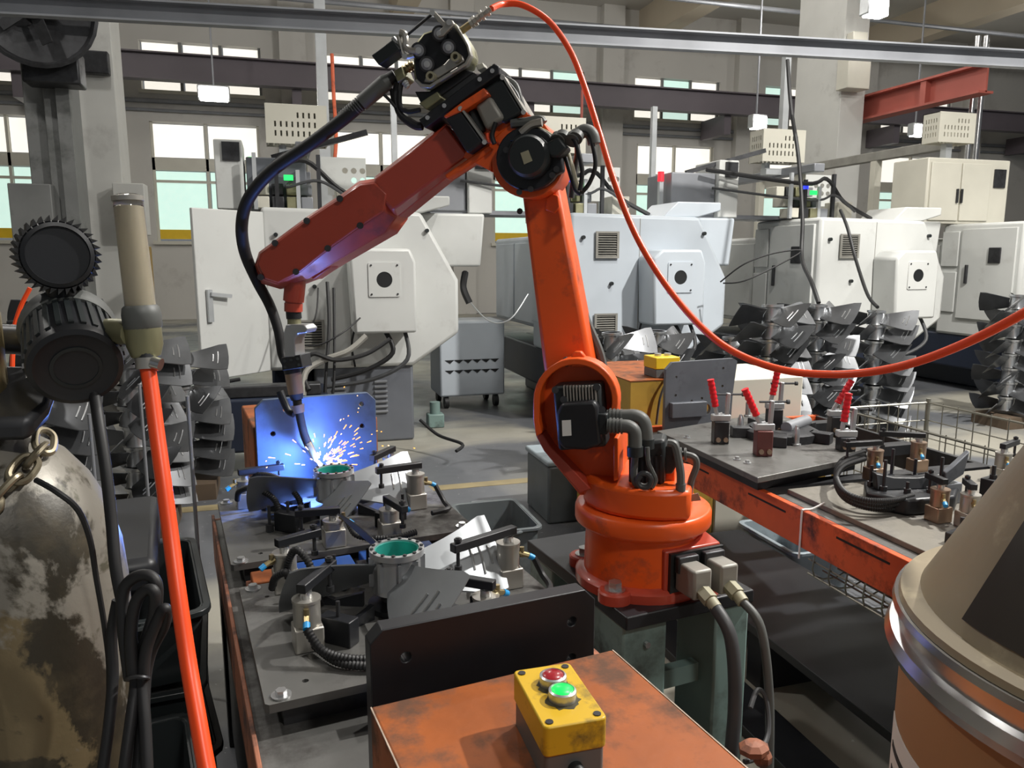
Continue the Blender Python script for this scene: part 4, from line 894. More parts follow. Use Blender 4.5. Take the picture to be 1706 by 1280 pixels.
def make_impeller(R1, rh, hh, nb=4, pitch=.5, w0=.09, w1=.20, jig=False):
    t = thing('fan_impeller', 'fan', 'fan impeller', (0, 0, 0))
    MB().lathe([(rh*.86, 0), (rh, 0), (rh*.92, hh*.15), (rh*.90, hh*.8), (rh*1.06, hh*.86), (rh*1.06, hh), (rh*.86, hh), (rh*.86, 0)], n=32 if jig else 18, closed=False).build('hub', m_alu if jig else m_steel, t)
    MB().lathe([(rh*.855, .001), (rh*.855, hh-.003), (rh*.80, hh-.003), (rh*.80, .001)], n=32 if jig else 14, closed=True).build('hub_bore', m_teal if jig else m_dk, t)
    if jig:
        for k in range(14):
            a = 2*math.pi*k/14; MB().cyl((rh*.96*math.cos(a), rh*.96*math.sin(a), hh), (rh*.96*math.cos(a), rh*.96*math.sin(a), hh+.003), .004, n=6).build('rim_screw', m_dk, t)
        for k in range(8):
            a = 2*math.pi*k/8; MB().box((rh*.97*math.cos(a), rh*.97*math.sin(a), hh*.45), (.012, .006, hh*.7), Matrix.Rotation(a, 3, 'Z')).build('hub_rib', m_alu, t)
    bl = None
    for k in range(nb):
        a = 2*math.pi*k/nb
        if bl is None or jig:
            bl = blade_mesh(MB(), a if jig else 0, rh*.95, R1, w0, w1, pitch, hh*.42, 9 if jig else 5, 9 if jig else 4, .003 if jig else .004).build('blade', m_blade if jig else m_bladed, t)
            o = bl
        else:
            o = bl.copy(); COL.objects.link(o); o.parent = t
            for ch in bl.children: q = ch.copy(); COL.objects.link(q); q.parent = o
        if not jig: o.rotation_euler.z = a
        if jig or k == 0:
            for dr in ((0, 1, 2) if jig else (0, 1)):
                u = .62+.12*dr; hl_ = (.16, .24, .12)[dr]
                MB().tube([blade_pt(a if jig else 0, u, v, rh*.95, R1, w0, w1, pitch, hh*.42, lift=.0028) for v in (-hl_, -hl_/2, 0, hl_/2, hl_)], .0024 if jig else .0035, 5, 2).build('blade_ridge', m_steel, bl)
    return t
pr = make_impeller(.232, .052, .085, 4, .74, .08, .205, True)
for i, (y, rz, lb) in enumerate(((1.44, -10, 'silver four-bladed fan impeller clamped on the near jig plate'), (2.082, -16, 'silver four-bladed fan impeller under the welding arc on the far plate'))):
    o = pr if i == 0 else dup(pr)
    o.location = TF.w((.387, y, .79)); o.rotation_euler.z = TF.a+math.radians(rz); tag(o, lb, 'fan impeller', 'fan impellers being welded')
# ------------------------------------------------------------ jig supports below each impeller
def support(y, label):
    t = thing('impeller_jig', label, 'fixture', (.387, y, .75), TF)
    MB().lathe([(.06, 0), (.06, .012), (.035, .02), (.032, .034)], (.387, y, .75), n=24).build('centre_post', m_dk, t)
    for k, a in enumerate((25, 75, 150, 205, 250, 320)):
        a = math.radians(a); d = Vector((math.cos(a), math.sin(a), 0)); c = Vector((.387, y, .75))
        MB().ext([c+d*.07, c+d*.19, c+d*.19+Vector((0, 0, .022+.008*(k % 3))), c+d*.13+Vector((0, 0, .012)), c+d*.07+Vector((0, 0, .03))], Vector((-d.y, d.x, 0))*.012).build('support_rib', m_blk, t)
        MB().cyl(c+d*.205, c+d*.205+Vector((0, 0, .05+.02*(k % 2))), .004, n=8).cyl(c+d*.205, c+d*.205+Vector((0, 0, .02)), .010, n=8).build('locating_pin', m_dk, t)
    for (dx, dy, w_, h_) in ((-.14, -.10, .07, .05), (.10, -.16, .05, .04), (-.10, .14, .06, .045), (-.02, .17, .05, .035)):
        MB().box((.387+dx, y+dy, .75+h_/2), (w_, .03, h_), Matrix.Rotation(dx*6, 3, 'Z')).build('stop_block', m_blk, t, bev=.002)
        MB().cyl((.387+dx, y+dy, .75+h_), (.387+dx, y+dy, .75+h_+.03), .004, n=8).build('stop_screw', m_dk, t)
support(1.44, 'black ribbed fixture with pins under the near impeller'); support(2.082, 'black ribbed fixture with pins under the far impeller')
# ------------------------------------------------------------ pneumatic swing clamps
def clamp(fr, x, y, z, ang, L, label, body=m_alucyl, h=.05, bh=.045, group='pneumatic swing clamps', lift=.012, fit=-60, arm=m_blk):
    t = thing('swing_clamp', label, 'clamp', (x, y, z), fr, group)
    MB().box((x, y, z+bh/2), (.052, .05, bh)).build('clamp_foot', body, t, bev=.003)
    MB().lathe([(.0245, bh), (.0245, bh+h-.006), (.026, bh+h-.005), (.026, bh+h)], (x, y, z), n=24).build('cylinder', body, t)
    MB().cyl((x, y, z+bh+h), (x, y, z+bh+h+lift), .0105, n=14).build('piston_rod', m_steel, t)
    a = math.radians(ang); d = Vector((math.cos(a), math.sin(a), 0)); c = Vector((x, y, z+bh+h+lift+.011))
    ar = MB().beam(c-d*.018, c+d*L, .019, .018).build('clamp_arm', arm, t, bev=.002)
    e = c+d*(L-.014); MB().cyl(e-Vector((0, 0, .045)), e+Vector((0, 0, .02)), .004, n=8).cyl(e-Vector((0, 0, .05)), e-Vector((0, 0, .04)), .008, n=10).cyl(e+Vector((0, 0, .011)), e+Vector((0, 0, .018)), .008, n=6).build('arm_screw', m_dk, ar)
    f = math.radians(fit); fd = Vector((math.cos(f), math.sin(f), 0)); p = Vector((x, y, z+bh+.03))
    ft = MB().cyl(p+fd*.02, p+fd*.045+Vector((0, 0, -.008)), .0058, n=8).cyl(p+fd*.03+Vector((0, 0, .012)), p+fd*.03-Vector((0, 0, .01)), .005, n=8).build('air_fitting', m_brass, t)
    MB().cyl(p+fd*.045+Vector((0, 0, -.008)), p+fd*.056+Vector((0, 0, -.014)), .0065, n=10).build('push_ring', m_bluec, ft)
    return p+fd*.056+Vector((0, 0, -.014))
c1 = clamp(TF, .192, 1.345, .75, 52, .105, 'swing clamp in front-left of the near impeller, with blue air fitting', fit=-100)
c2 = clamp(TF, .632, 1.44, .75, 198, .15, 'swing clamp right of the near impeller, its long arm over the blade', fit=-20, h=.055)
c3 = clamp(TF, .508, 1.262, .75, 135, .09, 'swing clamp half hidden behind the upright black plate', fit=20, h=.03)
c4 = clamp(TF, .190, 1.615, .75, 20, .085, 'swing clamp at the left rear corner of the near plate', fit=200, h=.04)
c5 = clamp(TF, .475, 1.80+.03, .75, -80, .09, 'swing clamp between the two impellers, arm pointing at the viewer', fit=10, h=.03)
c6 = clamp(TF, .165, 2.235, .75, 5, .11, 'swing clamp left of the far impeller', fit=200, h=.035)
c7 = clamp(TF, .605, 2.03, .75, 185, .115, 'swing clamp right of the far impeller, arm over the blade', fit=-10, h=.055)
c8 = clamp(TF, .60, 2.275, .75, 225, .11, 'swing clamp behind the far impeller beside the sparks', fit=60, h=.045)
c9 = clamp(TF, .335, 1.835, .75, 170, .09, 'swing clamp in front of the far impeller, lying low', fit=-45, h=.02)
# ------------------------------------------------------------ corrugated hoses
def chose(pts, label, r=.0085, fr=TF, mat=m_rub):
    P = smooth_path(pts, 10); L = sum((P[i+1]-P[i]).length for i in range(len(P)-1)); n = int(L/.0032); Q = []
    acc = [0]
    for i in range(len(P)-1): acc.append(acc[-1]+(P[i+1]-P[i]).length)
    j = 0
    for k in range(n+1):
        s = L*k/n
        while j < len(P)-2 and acc[j+1] < s: j += 1
        f = (s-acc[j])/max(1e-9, acc[j+1]-acc[j]); Q.append(P[j].lerp(P[j+1], min(1, f)))
    tag(MB().tube(Q, r, 10, 0, rib=.2).build('corrugated_hose', mat, fr=fr), label, 'hose', 'black corrugated air hoses')
Z = TF.Z
chose([c1, (.205, 1.265, .778), (.25, 1.235, .768), (.30, 1.225, .765), (.335, 1.24, .762)], 'upper corrugated hose curving from the front-left clamp to the black plate')
chose([(.20, 1.315, .765), (.225, 1.25, .762), (.27, 1.215, .761), (.32, 1.205, .761), (.345, 1.21, .760)], 'lower corrugated hose curving from the front-left clamp to the black plate')
chose([(.195, 1.60, .77), (.19, 1.575, .82), (.205, 1.55, .86), (.225, 1.52, .84), (.235, 1.50, .79), (.24, 1.48, .76)], 'tall looped corrugated hose left of the near impeller')
chose([(.16, 1.60, .765), (.165, 1.57, .80), (.185, 1.545, .815), (.20, 1.525, .79), (.205, 1.50, .76)], 'short looped corrugated hose at the left rear clamp')
chose([(.14, 2.20, .785), (.145, 2.16, .82), (.18, 2.12, .835), (.225, 2.07, .81), (.235, 2.03, .76)], 'corrugated hose arching in front of the far left clamp')
chose([(.17, 2.27, .80), (.20, 2.23, .84), (.25, 2.17, .84), (.29, 2.10, .80), (.295, 2.06, .76)], 'corrugated hose arching behind the far left clamp')
chose([(.375, 1.86, .80), (.385, 1.82, .775), (.42, 1.795, .768), (.475, 1.775, .768), (.53, 1.785, .77)], 'corrugated hose hanging in front of the far impeller')
tag(MB().tube([c7, (.68, 2.0, .765), (.675, 1.95, .762), (.62, 1.93, .762)], .007, 8).build('air_hose', m_rub, fr=TF), 'short black air hose curling beside the far right clamp', 'hose')
tag(MB().tube([c2, (.70, 1.41, .775), (.698, 1.37, .763), (.66, 1.33, .76)], .007, 8).build('air_hose', m_rub, fr=TF), 'short black air hose at the near right clamp', 'hose')
# arc and sparks
AP = RF.w(R(535, 779, -.003))
tag(MB().ball(AP, .006, 12, 8).build('welding_arc', m_arc), 'blinding blue-white welding arc at the torch tip', 'welding arc')
al = bpy.data.lights.new('arc_light', 'POINT'); al.energy = 24; al.color = (.15, .30, 1.0); al.shadow_soft_size = .008
ao = bpy.data.objects.new('arc_light', al); COL.objects.link(ao); ao.location = AP+Vector((0, -.012, .012))
for nm, mt, cnt, sd in (('weld_sparks', m_spark, 110, 1), ('white_weld_sparks', m_sparkw, 28, 5)):
    rs = random.Random(sd); b = MB()
    for k in range(cnt):
        az = rs.uniform(0, 2*math.pi) if k % 3 == 0 else rs.uniform(-.7, .5); el = rs.uniform(.1, 1.2); d = Vector((math.cos(az)*math.cos(el), math.sin(az)*math.cos(el), math.sin(el)))
        s_ = abs(rs.gauss(0, .09))+.02; p = AP+d*s_
        ln = rs.uniform(.005, .02) if s_ < .16 else rs.uniform(.003, .006)
        b.cyl(p, p+d*ln+Vector((0, 0, -.002)), .0008, .0014, n=5)
    o = tag(b.build(nm, mt, smooth=False), ('orange' if sd == 1 else 'white-hot')+' welding sparks flying from the arc', 'sparks'); o['kind'] = 'stuff'
# ============================================================ RIGHT FIXTURE TABLE (building frame)
t = thing('fixture_table', 'long steel fixture table with orange side rail, right of the robot', 'table', (1.95, 2.0, 0))
MB().mm(1.50, 2.45, .95, 2.03, .66, .70).build('bed', m_plate, t, bev=.002)
for y in (2.1, 2.45, 2.9): MB().mm(1.50, 2.45, y, y+.06, .66, .70).build('cross_bar', m_dk, t)
MB().mm(1.478, 1.50, .90, 3.08, .585, .70).build('side_rail', m_rail, t, bev=.002)
MB().mm(2.45, 2.47, .90, 3.08, .585, .70).build('side_rail', m_dk, t, bev=.002)
for y in (1.2, 1.62, 2.05, 2.5, 2.9): MB().mm(1.4765, 1.478, y-.1, y+.1, .668, .674).build('rail_slot', m_hole, t)
MB().mm(1.48, 2.47, 3.05, 3.08, .6, .70).build('end_rail', m_rail, t)
for x in (1.54, 2.40):
    for y in (1.0, 2.97): MB().mm(x-.035, x+.035, y-.035, y+.035, .06, .66).build('leg', m_och if y > 2 else m_blk, t, bev=.003)
for x in (1.54, 2.40):
    for y in (1.0, 2.97): MB().cyl((x-.02, y, .035), (x+.02, y, .035), .035, n=12).build('foot', m_rub, t)
MB().mm(1.50, 1.53, 2.72, 2.80, .05, .64).build('yellow_guard', m_yelc, t)
# clamp plate with the toggle clamps
q = [WF.Z(x, y, .765) for x, y in ((1095, 718), (1262, 796), (1455, 757), (1290, 686))]
t = thing('jig_plate', 'dark jig plate with toggle clamps at the far end of the right table', 'steel plate', (sum(p.x for p in q)/4, sum(p.y for p in q)/4, .70))
MB().ext([(p.x, p.y, .745) for p in q], (0, 0, .02)).build('plate', m_plate, t, bev=.002)
MB().ext([(p.x*.85+.15*sum(r.x for r in q)/4, p.y*.85+.15*sum(r.y for r in q)/4, .70) for p in q], (0, 0, .045)).build('spacer', m_dk, t)
for x, y in ((1145, 730), (1245, 772), (1228, 766)):
    p = WF.Z(x, y, .765); b = MB(); screw_at(b, p.x, p.y, .765, .009); b.build('bolt', m_steel, t)
# second plate near
p = [WF.Z(x, y, .715) for x, y in ((1385, 812), (1562, 922))]
t = tag(MB().mm(1.54, 2.42, 1.0, 2.03, .70, .716).build('jig_plate', m_pale, bev=.002), 'pale oily jig plate at the near end of the right table', 'steel plate')
# box, plate and button station at the far end
t = thing('terminal_box', 'ochre and orange steel box at the far end of the right table', 'steel box', (1.7, 3.5, 0))
MB().mm(1.50, 1.95, 3.12, 3.75, .10, .90).build('body', m_och, t, bev=.004)
MB().mm(1.498, 1.952, 3.118, 3.752, .90, .904).build('top_sheet', m_boxo, t)
MB().mm(1.53, 1.92, 3.15, 3.7, 0, .10).build('plinth', m_blk, t)
q0 = WF.Z(1105, 606, .96)
st2 = thing('button_station', 'small yellow push-button station with cable on the far ochre box', 'push-button box', (1.70, 3.22, .904))
MB().mm(1.64, 1.76, 3.15, 3.27, .904, .945).build('lower_case', m_gpipe, st2, bev=.004)
MB().mm(1.638, 1.762, 3.148, 3.272, .945, 1.0).build('lid', m_yelc, st2, bev=.004)
MB().cyl((1.73, 3.21, 1.0), (1.73, 3.21, 1.012), .016, n=16).cyl((1.68, 3.21, 1.0), (1.68, 3.21, 1.012), .016, n=16).build('push_buttons', m_alu, st2)
MB().cyl((1.69, 3.15, .93), (1.69, 3.12, .93), .014, n=12).build('cable_gland', m_alu, st2)
MB().tube([(1.69, 3.12, .93), (1.67, 3.10, .90), (1.64, 3.10, .82), (1.625, 3.10, .70)], .006, 8).build('cable', m_gpipe, st2)
a = WF.Y(1110, 612, 2.95); b2 = WF.Y(1222, 600, 2.95)
o = [(a.x, .70), (b2.x, .70), (b2.x+.005, .86), (b2.x+.02, 1.0), (b2.x, 1.012), (a.x+.03, 1.005), (a.x, .975)]
hs = [circ((a.x+.05, .94), .006, 8), circ((b2.x-.05, .97), .006, 8), circ((b2.x-.05, .89), .006, 8), circ((a.x+.05, .86), .006, 8), circ((a.x+.13, .83), .006, 8), circ((a.x+.18, .84), .006, 8), circ((a.x+.20, .79), .026, 16)]
t = thing('end_plate', 'upright grey steel plate with holes at the far end of the right table', 'steel plate', ((a.x+b2.x)/2, 2.96, .70))
MB().plate(o, hs, (0, 2.95, 0), (1, 0, 0), (0, 0, 1), (0, .02, 0)).build('plate', m_slab, t)
MB().mm(a.x+.02, a.x+.19, 2.92, 2.95, .765, .83).build('stop_bar', m_slab, t, bev=.002)
t = tag(MB().mm(1.96, 2.42, 3.12, 3.6, 0, .885).build('storage_cabinet', m_cream, bev=.006), 'plain cream steel cabinet behind the grey end plate', 'cabinet')
# toggle clamps
def toggle(px, py, z0, lean, block, label, ph=.10, bm=m_dk):
    p = WF.Z(px, py, z0)
    t = thing('toggle_clamp', label, 'clamp', (p.x, p.y, z0), group='red-handled toggle clamps')
    d = Vector((math.cos(math.radians(-17)), math.sin(math.radians(-17)), 0)); u = Vector((0, 0, 1)); n = Vector((d.y, -d.x, 0)); c = Vector((p.x, p.y, z0))
    Rz = Matrix.Rotation(math.radians(-17), 3, 'Z')
    MB().box(c+u*(ph/2), (.055, .05, ph), Rz).build('mounting_block', bm, t, bev=.003)
    for s_ in (-.014, .014): MB().cyl(c+n*.026+d*s_+u*.018, c+n*.034+d*s_+u*.018, .009, n=10).build('block_bolt', m_copper, t)
    b = c+u*ph
    MB().box(b+u*.012, (.07, .03, .024), Rz).build('clamp_base', m_post, t, bev=.003)
    MB().beam(b+d*.022+u*.02, b+d*.024+u*.105, .018, .014).build('clamp_arm', m_post, t, bev=.002)
    MB().cyl(b+d*-.02+u*.10, b+d*.085+u*.10, .004, n=8).cyl(b+d*.075+u*.10, b+d*.085+u*.10, .008, n=8).build('spindle', m_dk, t)
    h0 = b-d*.015+u*.025; dirv = (u*math.cos(lean)-d*math.sin(lean)).normalized()
    MB().tube([h0+d*.02, h0, h0+dirv*.04], .008, 8, 4).build('handle_lever', m_post, t)
    MB().tube([h0+dirv*(.03+.013*k) for k in range(9)], lambda q: .0125+.0012*math.sin(q*40), 12, 3).build('handle_grip', m_redh, t)
toggle(1199, 738, .765, .22, 0, 'toggle clamp on the tall grey block, left end of the right plate', .085)
toggle(1270, 758, .765, .45, 0, 'toggle clamp on the red-brown block nearest the plate corner', .09, m_cast)
toggle(1288, 722, .765, -.15, 0, 'toggle clamp raised behind the red-brown block', .10)
toggle(1392, 722, .765, -.5, 0, 'toggle clamp with tilted grip near the wire cage, rear one', .07)
toggle(1408, 750, .765, -.1, 0, 'toggle clamp with upright grip near the wire cage, front one', .05)
# ring fixture between the toggle clamps
p = WF.Z(1300, 728, .765)
t = thing('ring_fixture', 'dark ring-shaped fixture with guide pins on the toggle-clamp plate', 'fixture', (p.x, p.y, .765))
MB().lathe([(.07, 0), (.14, 0), (.14, .03), (.12, .04), (.07, .04)], (p.x, p.y, .765), n=32, closed=True).build('ring', m_dk, t)
for k in range(5):
    a = 2*math.pi*k/5+.3; MB().box((p.x+.15*math.cos(a), p.y+.15*math.sin(a), .785), (.08, .05, .04), Matrix.Rotation(a, 3, 'Z')).build('arm_block', m_dk, t, bev=.003)
for x, y in ((1233, 722), (1326, 742), (1246, 694)):
    g = WF.Z(x, y, .765); MB().lathe([(.018, 0), (.018, .006), (.012, .008), (.012, .06), (.008, .066), (.006, .075)], (g.x, g.y, .765), n=16).build('guide_pin', m_steel, t)
MB().cyl((p.x-.02, p.y-.06, .815), (p.x+.14, p.y+.03, .815), .022, n=16).build('roller', m_chan, t)
# near fixture: clamps, black base, hoses
for (x, y, ang, L, h, m, lb) in ((1455, 800, 175, .12, .06, m_copper, 'bronze swing clamp left of the right fixture, arm to the left'), (1527, 785, 150, .13, .06, m_copper, 'bronze swing clamp at the back of the right fixture, arm raised'),
                                 (1562, 868, 80, .06, .05, m_copper, 'reddish bronze swing clamp in front of the right fixture'), (1612, 878, 60, .05, .05, m_alucyl, 'squat swing clamp right of the curved blue-grey plate'), (1668, 800, 20, .10, .05, m_alucyl, 'swing clamp at the right edge, arm pointing right')):
    p = WF.Z(x, y, .716); clamp(WF, p.x, p.y, .716, ang, L, lb, m, h, .045, 'swing clamps on the right table', fit=-120)
p = WF.Z(1505, 835, .716)
t = thing('impeller_jig', 'black curved fixture base with pins on the right table', 'fixture', (p.x, p.y, .716))
MB().ext([(p.x+x, p.y+y, .716) for x, y in ((-.16, -.02), (-.10, -.12), (.06, -.13), (.16, -.05), (.12, .06), (-.08, .08))], (0, 0, .05)).build('base_block', m_blk, t, bev=.008)
MB().ext([(p.x-.12, p.y-.02, .766), (p.x+.08, p.y-.06, .766), (p.x+.12, p.y-.05, .81), (p.x+.02, p.y-.03, .795), (p.x-.06, p.y-.02, .80), (p.x-.12, p.y-.01, .815)], (.01, .03, 0)).build('saddle', m_blk, t, bev=.003)
for k in range(9):
    a = 2*math.pi*k/9; r = .11; MB().cyl((p.x+r*math.cos(a), p.y+r*.7*math.sin(a), .76), (p.x+r*math.cos(a), p.y+r*.7*math.sin(a), .80+.03*(k % 3)), .005, n=8).cyl((p.x+r*math.cos(a), p.y+r*.7*math.sin(a), .766), (p.x+r*math.cos(a), p.y+r*.7*math.sin(a), .78), .011, n=6).build('locating_pin', m_dk, t)
g = WF.Z(1588, 840, .716)
gb = MB(); gs = [(-.035, .06), (.03, .09), (.045, .16), (-.01, .12), (-.04, .10)]
gb.ext([(g.x+x, g.y, .716+z) for x, z in gs], (.012, .025, 0)).build('curved_stop', m_slab, t, bev=.003)
MB().mm(g.x-.03, g.x+.03, g.y, g.y+.03, .716, .78).build('stop_block', m_chan, t, bev=.003)
for k, (x, y, w_, h_) in enumerate(((1640, 880, .06, .05), (1690, 820, .08, .06), (1600, 905, .07, .03), (1650, 840, .05, .08), (1700, 860, .09, .05))):
    g = WF.Z(x, y, .716)
    f = thing('stop_block', ['dark stepped stop block near the drum', 'dark tall block by the right edge', 'low black stop block in front of the bronze clamp', 'slim dark block behind the squat clamp', 'wide dark block cut by the right edge'][k], 'stop block', (g.x, g.y, .716))
    MB().box((g.x, g.y, .716+h_/2), (w_, .05, h_), Matrix.Rotation(.3, 3, 'Z')).build('body', m_blk, f, bev=.003)
    MB().cyl((g.x, g.y, .716+h_), (g.x, g.y, .716+h_+.04), .006, n=8).cyl((g.x, g.y, .716+h_), (g.x, g.y, .716+h_+.012), .011, n=6).build('set_screw', m_dk, f)
WZ = lambda x, y, z: WF.Z(x, y, z)
for k, dz in enumerate((0, .018, .036)):
    chose([WZ(1440, 765-6*k, .80), WZ(1405, 778-6*k, .79), WZ(1393, 800-5*k, .77), WZ(1405, 828-5*k, .745+dz), WZ(1440, 845-6*k, .735+dz), WZ(1485, 848-7*k, .73+dz), WZ(1520, 838-6*k, .73+dz)], ['outer', 'middle', 'inner'][k]+' black corrugated hose curling round the right fixture', .009, WF)
# pallet cage behind the right table
z1 = .78; A, B_, C_ = WF.Z(1372, 700, z1), WF.Z(1540, 676, z1), WF.Z(1720, 719, z1)
B_ = Vector((2.95, 2.95, z1)); t = thing('wire_cage', 'rusty wire mesh pallet cage standing behind the right table', 'wire cage', (2.75, 2.5, 0))
xa, xb, ya, yb = 2.50, 3.03, 1.9, 2.96
wr_ = .004
for nm, fn, L_ in (('back_mesh', lambda s, z: Vector((xa+(xb-xa)*s, yb, z)), 9), ('side_mesh', lambda s, z: Vector((xb, ya+(yb-ya)*s, z)), 12), ('side_mesh', lambda s, z: Vector((xa, ya+(yb-ya)*s, z)), 12), ('front_mesh', lambda s, z: Vector((xa+(xb-xa)*s, ya, z)), 9)):
    for k in range(L_+1): MB().cyl(fn(k/L_, .05), fn(k/L_, .76), .0028, n=6).build('wire', m_grip, t)
    for k in range(9): MB().cyl(fn(0, .05+.0875*k), fn(1, .05+.0875*k), .0032 if k < 8 else .006, n=6).build('wire', m_grip, t)
for x in (xa, xb):
    for y in (ya, yb): MB().cyl((x, y, 0), (x, y, .77), .011, n=8).build('corner_post', m_grip, t)
# wire tray under the rail
t = thing('wire_tray', 'small wire tray hanging below the orange rail of the right table', 'wire tray', (1.52, 1.75, .50))
for k in range(8): MB().tube([(1.51, 1.35+.07*k, .585), (1.51, 1.35+.07*k, .50), (1.62, 1.35+.07*k, .50), (1.62, 1.35+.07*k, .655)], .003, 6, 3).build('wire', m_grip, t)
for x, z in ((1.51, .50), (1.51, .545), (1.565, .50), (1.62, .50), (1.62, .55)): MB().cyl((x, 1.33, z), (x, 1.87, z), .003, n=6).build('wire', m_grip, t)
tag(MB().tube([(1.4745, 1.87, .55), (1.4745, 1.87, .69), (1.478, 1.87, .7035), (1.51, 1.87, .7035), (1.55, 1.865, .72)], .003, 8).build('cable_tie', m_paper), 'white plastic tie looped over the orange rail', 'cable tie')
# ============================================================ FLOOR THINGS
def bin_(fr, x0, x1, y0, y1, z0, h, mat, label, rot=0, group=None, fill=False):
    c = Vector(((x0+x1)/2, (y0+y1)/2, z0)); f = Fr(fr.w(c), math.degrees(fr.a)+rot)
    t = thing('plastic_bin', label, 'bin', (0, 0, 0), f, group)
    a, b = (x1-x0)/2, (y1-y0)/2; s = .90; th = .006
    o = [(x, y) for x, y in rrect(-a, a, -b, b, .03, 3)]; i = [(x, y) for x, y in rrect(-a+th, a-th, -b+th, b-th, .026, 3)]
    B = MB(); n = len(o)
    rings = [[(x*s, y*s, 0) for x, y in o], [(x, y, h) for x, y in o], [(x, y, h) for x, y in i], [(x*s, y*s, th) for x, y in i]]
    k = 0
    for r in rings: B.v += [Vector(p) for p in r]
    for m in range(3): B.f += [(m*n+q, m*n+(q+1) % n, (m+1)*n+(q+1) % n, (m+1)*n+q) for q in range(n)]
    B.f += [tuple(range(n-1, -1, -1)), tuple(range(3*n, 4*n))]
    B.build('tub', mat, t)
    MB().plate(rrect(-a-.015, a+.015, -b-.015, b+.015, .04, 3), [rrect(-a+.002, a-.002, -b+.002, b-.002, .03, 3)], (0, 0, h-.012), (1, 0, 0), (0, 1, 0), (0, 0, .014)).build('rim', mat, t, bev=.002)
    for sy in (-1, 1): MB().tube([(-.05, sy*(b+.012), h-.006), (-.05, sy*(b+.03), h-.006), (.05, sy*(b+.03), h-.006), (.05, sy*(b+.012), h-.006)], .006, 6, 3).build('handle', mat, t)
    return f
bin_(WF, .74, 1.04, 3.02, 3.42, 0, .30, m_bin, 'grey plastic bin on the floor between left table and robot')
t = thing('storage_crate', 'dark grey lidded crate on the floor just behind the robot base', 'crate', (1.51, 4.0, 0))
MB().ext([(1.36, 3.82, 0), (1.66, 3.82, 0), (1.66, 4.2, 0), (1.36, 4.2, 0)], (0, 0, .33)).build('body', m_bin, t, bev=.015)
MB().mm(1.35, 1.67, 3.81, 4.21, .33, .36).build('lid', m_binl, t, bev=.01)
bin_(WF, 1.97, 2.27, 2.52, 2.92, 0.0, .26, m_binl, 'pale grey plastic bin under the right table beside the black base')
for k in range(4):
    bin_(TF, -.33, .02, 1.72, 2.20, .002+.172*k, .17, m_bind, ['lowest black bin of the stack left of the fixture table', 'second lowest black bin of the stack left of the table', 'second highest black bin of the stack left of the table', 'topmost black bin of the stack left of the table, open'][k], rot=(0, 4, -3, 2)[k], group='black bins stacked left of the table')
for k in range(3):
    bin_(TF, -.36, -.01, 1.12, 1.60, .002+.172*k, .17, m_bind, ['lowest', 'middle', 'topmost'][k]+' black bin of the short stack nearest the gas cylinder', rot=(0, -3, 3)[k], group='black bins in the short stack')
tag(MB().mm(-.36, -.06, 1.78, 2.3, .715, .80).build('steel_scrap', m_blk, bev=.02, fr=TF), 'black sheet cover lying on the bin stack', 'cover')
# black steel base strip under the right table
t = thing('floor_skid', 'long black steel base strip on the floor between robot and right table', 'steel base', (1.7, 1.9, 0))
MB().mm(1.45, 1.93, .6, 2.86, .22, .25).build('top_plate', m_blk, t, bev=.003)
for y in (.7, 1.4, 2.1, 2.75): MB().mm(1.50, 1.90, y-.04, y+.04, 0, .22).build('cross_member', m_blk, t)
MB().mm(1.30, 1.45, .6, 2.7, .0, .035).build('lower_flange', m_blk, t, bev=.003)
wire('coiled_wire', [(1250, 1180, 1.75), (1262, 1150, 1.78), (1276, 1165, 1.78), (1280, 1220, 1.75), (1262, 1260, 1.7), (1240, 1270, 1.68)], .006, m_cable, 'thin coiled wire on the floor at the pedestal foot')
tag(MB().ball(WF.D(1256, 1248, 1.66), .03, 8, 5, (1.2, 1, .6)).ball(WF.D(1270, 1262, 1.66), .022, 8, 5).build('scrap_heap', m_rust, smooth=False), 'small rusty heap of scrap at the pedestal foot', 'scrap')
# ------------------------------------------------------------ stacks of finished impellers
proto = None
def stack(px, ytop, d, n, where, R_=.29, z0=.1, dx=0):
    global proto
    p = WF.D(px, ytop, d); top = p.z
    n = min(n, max(3, int(round((top-z0)/.118)))); hh = (top-z0-.035)/n
    tag(MB().mm(p.x-.18, p.x+.18, p.y-.18, p.y+.18, 0, z0).build('pallet_block', m_wood), 'low wooden block under the fan stack '+where, 'pallet')
    for k in range(n):
        if proto is None: proto = make_impeller(.285, .064, .112, 4, .72, .11, .25); o = proto
        else: o = dup(proto)
        o.location = (p.x+random.uniform(-.012, .012), p.y+random.uniform(-.012, .012), z0+.035+hh*k); o.rotation_euler = (random.uniform(-.05, .05), random.uniform(-.05, .05), random.uniform(-.5, .5)+dx)
        o.scale = (R_/.285, R_/.285, hh/.118)
        tag(o, '%s fan impeller in the stack %s' % (ORD[n-1-k], where), 'fan impeller', 'stacked fan impellers '+where)
stack(1020, 552, 5.0, 8, 'just right of the robot shoulder')
stack(1096, 550, 5.6, 8, 'behind the yellow button station')
stack(1220, 560, 5.75, 8, 'behind the grey end plate')
stack(1287, 506, 5.0, 9, 'left of the two bright hub columns')
stack(1364, 506, 5.45, 9, 'in the middle of the right-hand group')
stack(1462, 516, 5.9, 9, 'rightmost of the right-hand group')
stack(1696, 490, 6.6, 8, 'at the far right edge')
stack(212, 568, 4.0, 8, 'behind the flow meter')
stack(48, 615, 3.4, 7, 'behind the round gauges, left edge')
stack(95, 500, 5.0, 9, 'dark behind the toothed gauge')
stack(296, 582, 4.65, 7, 'behind the red hose')
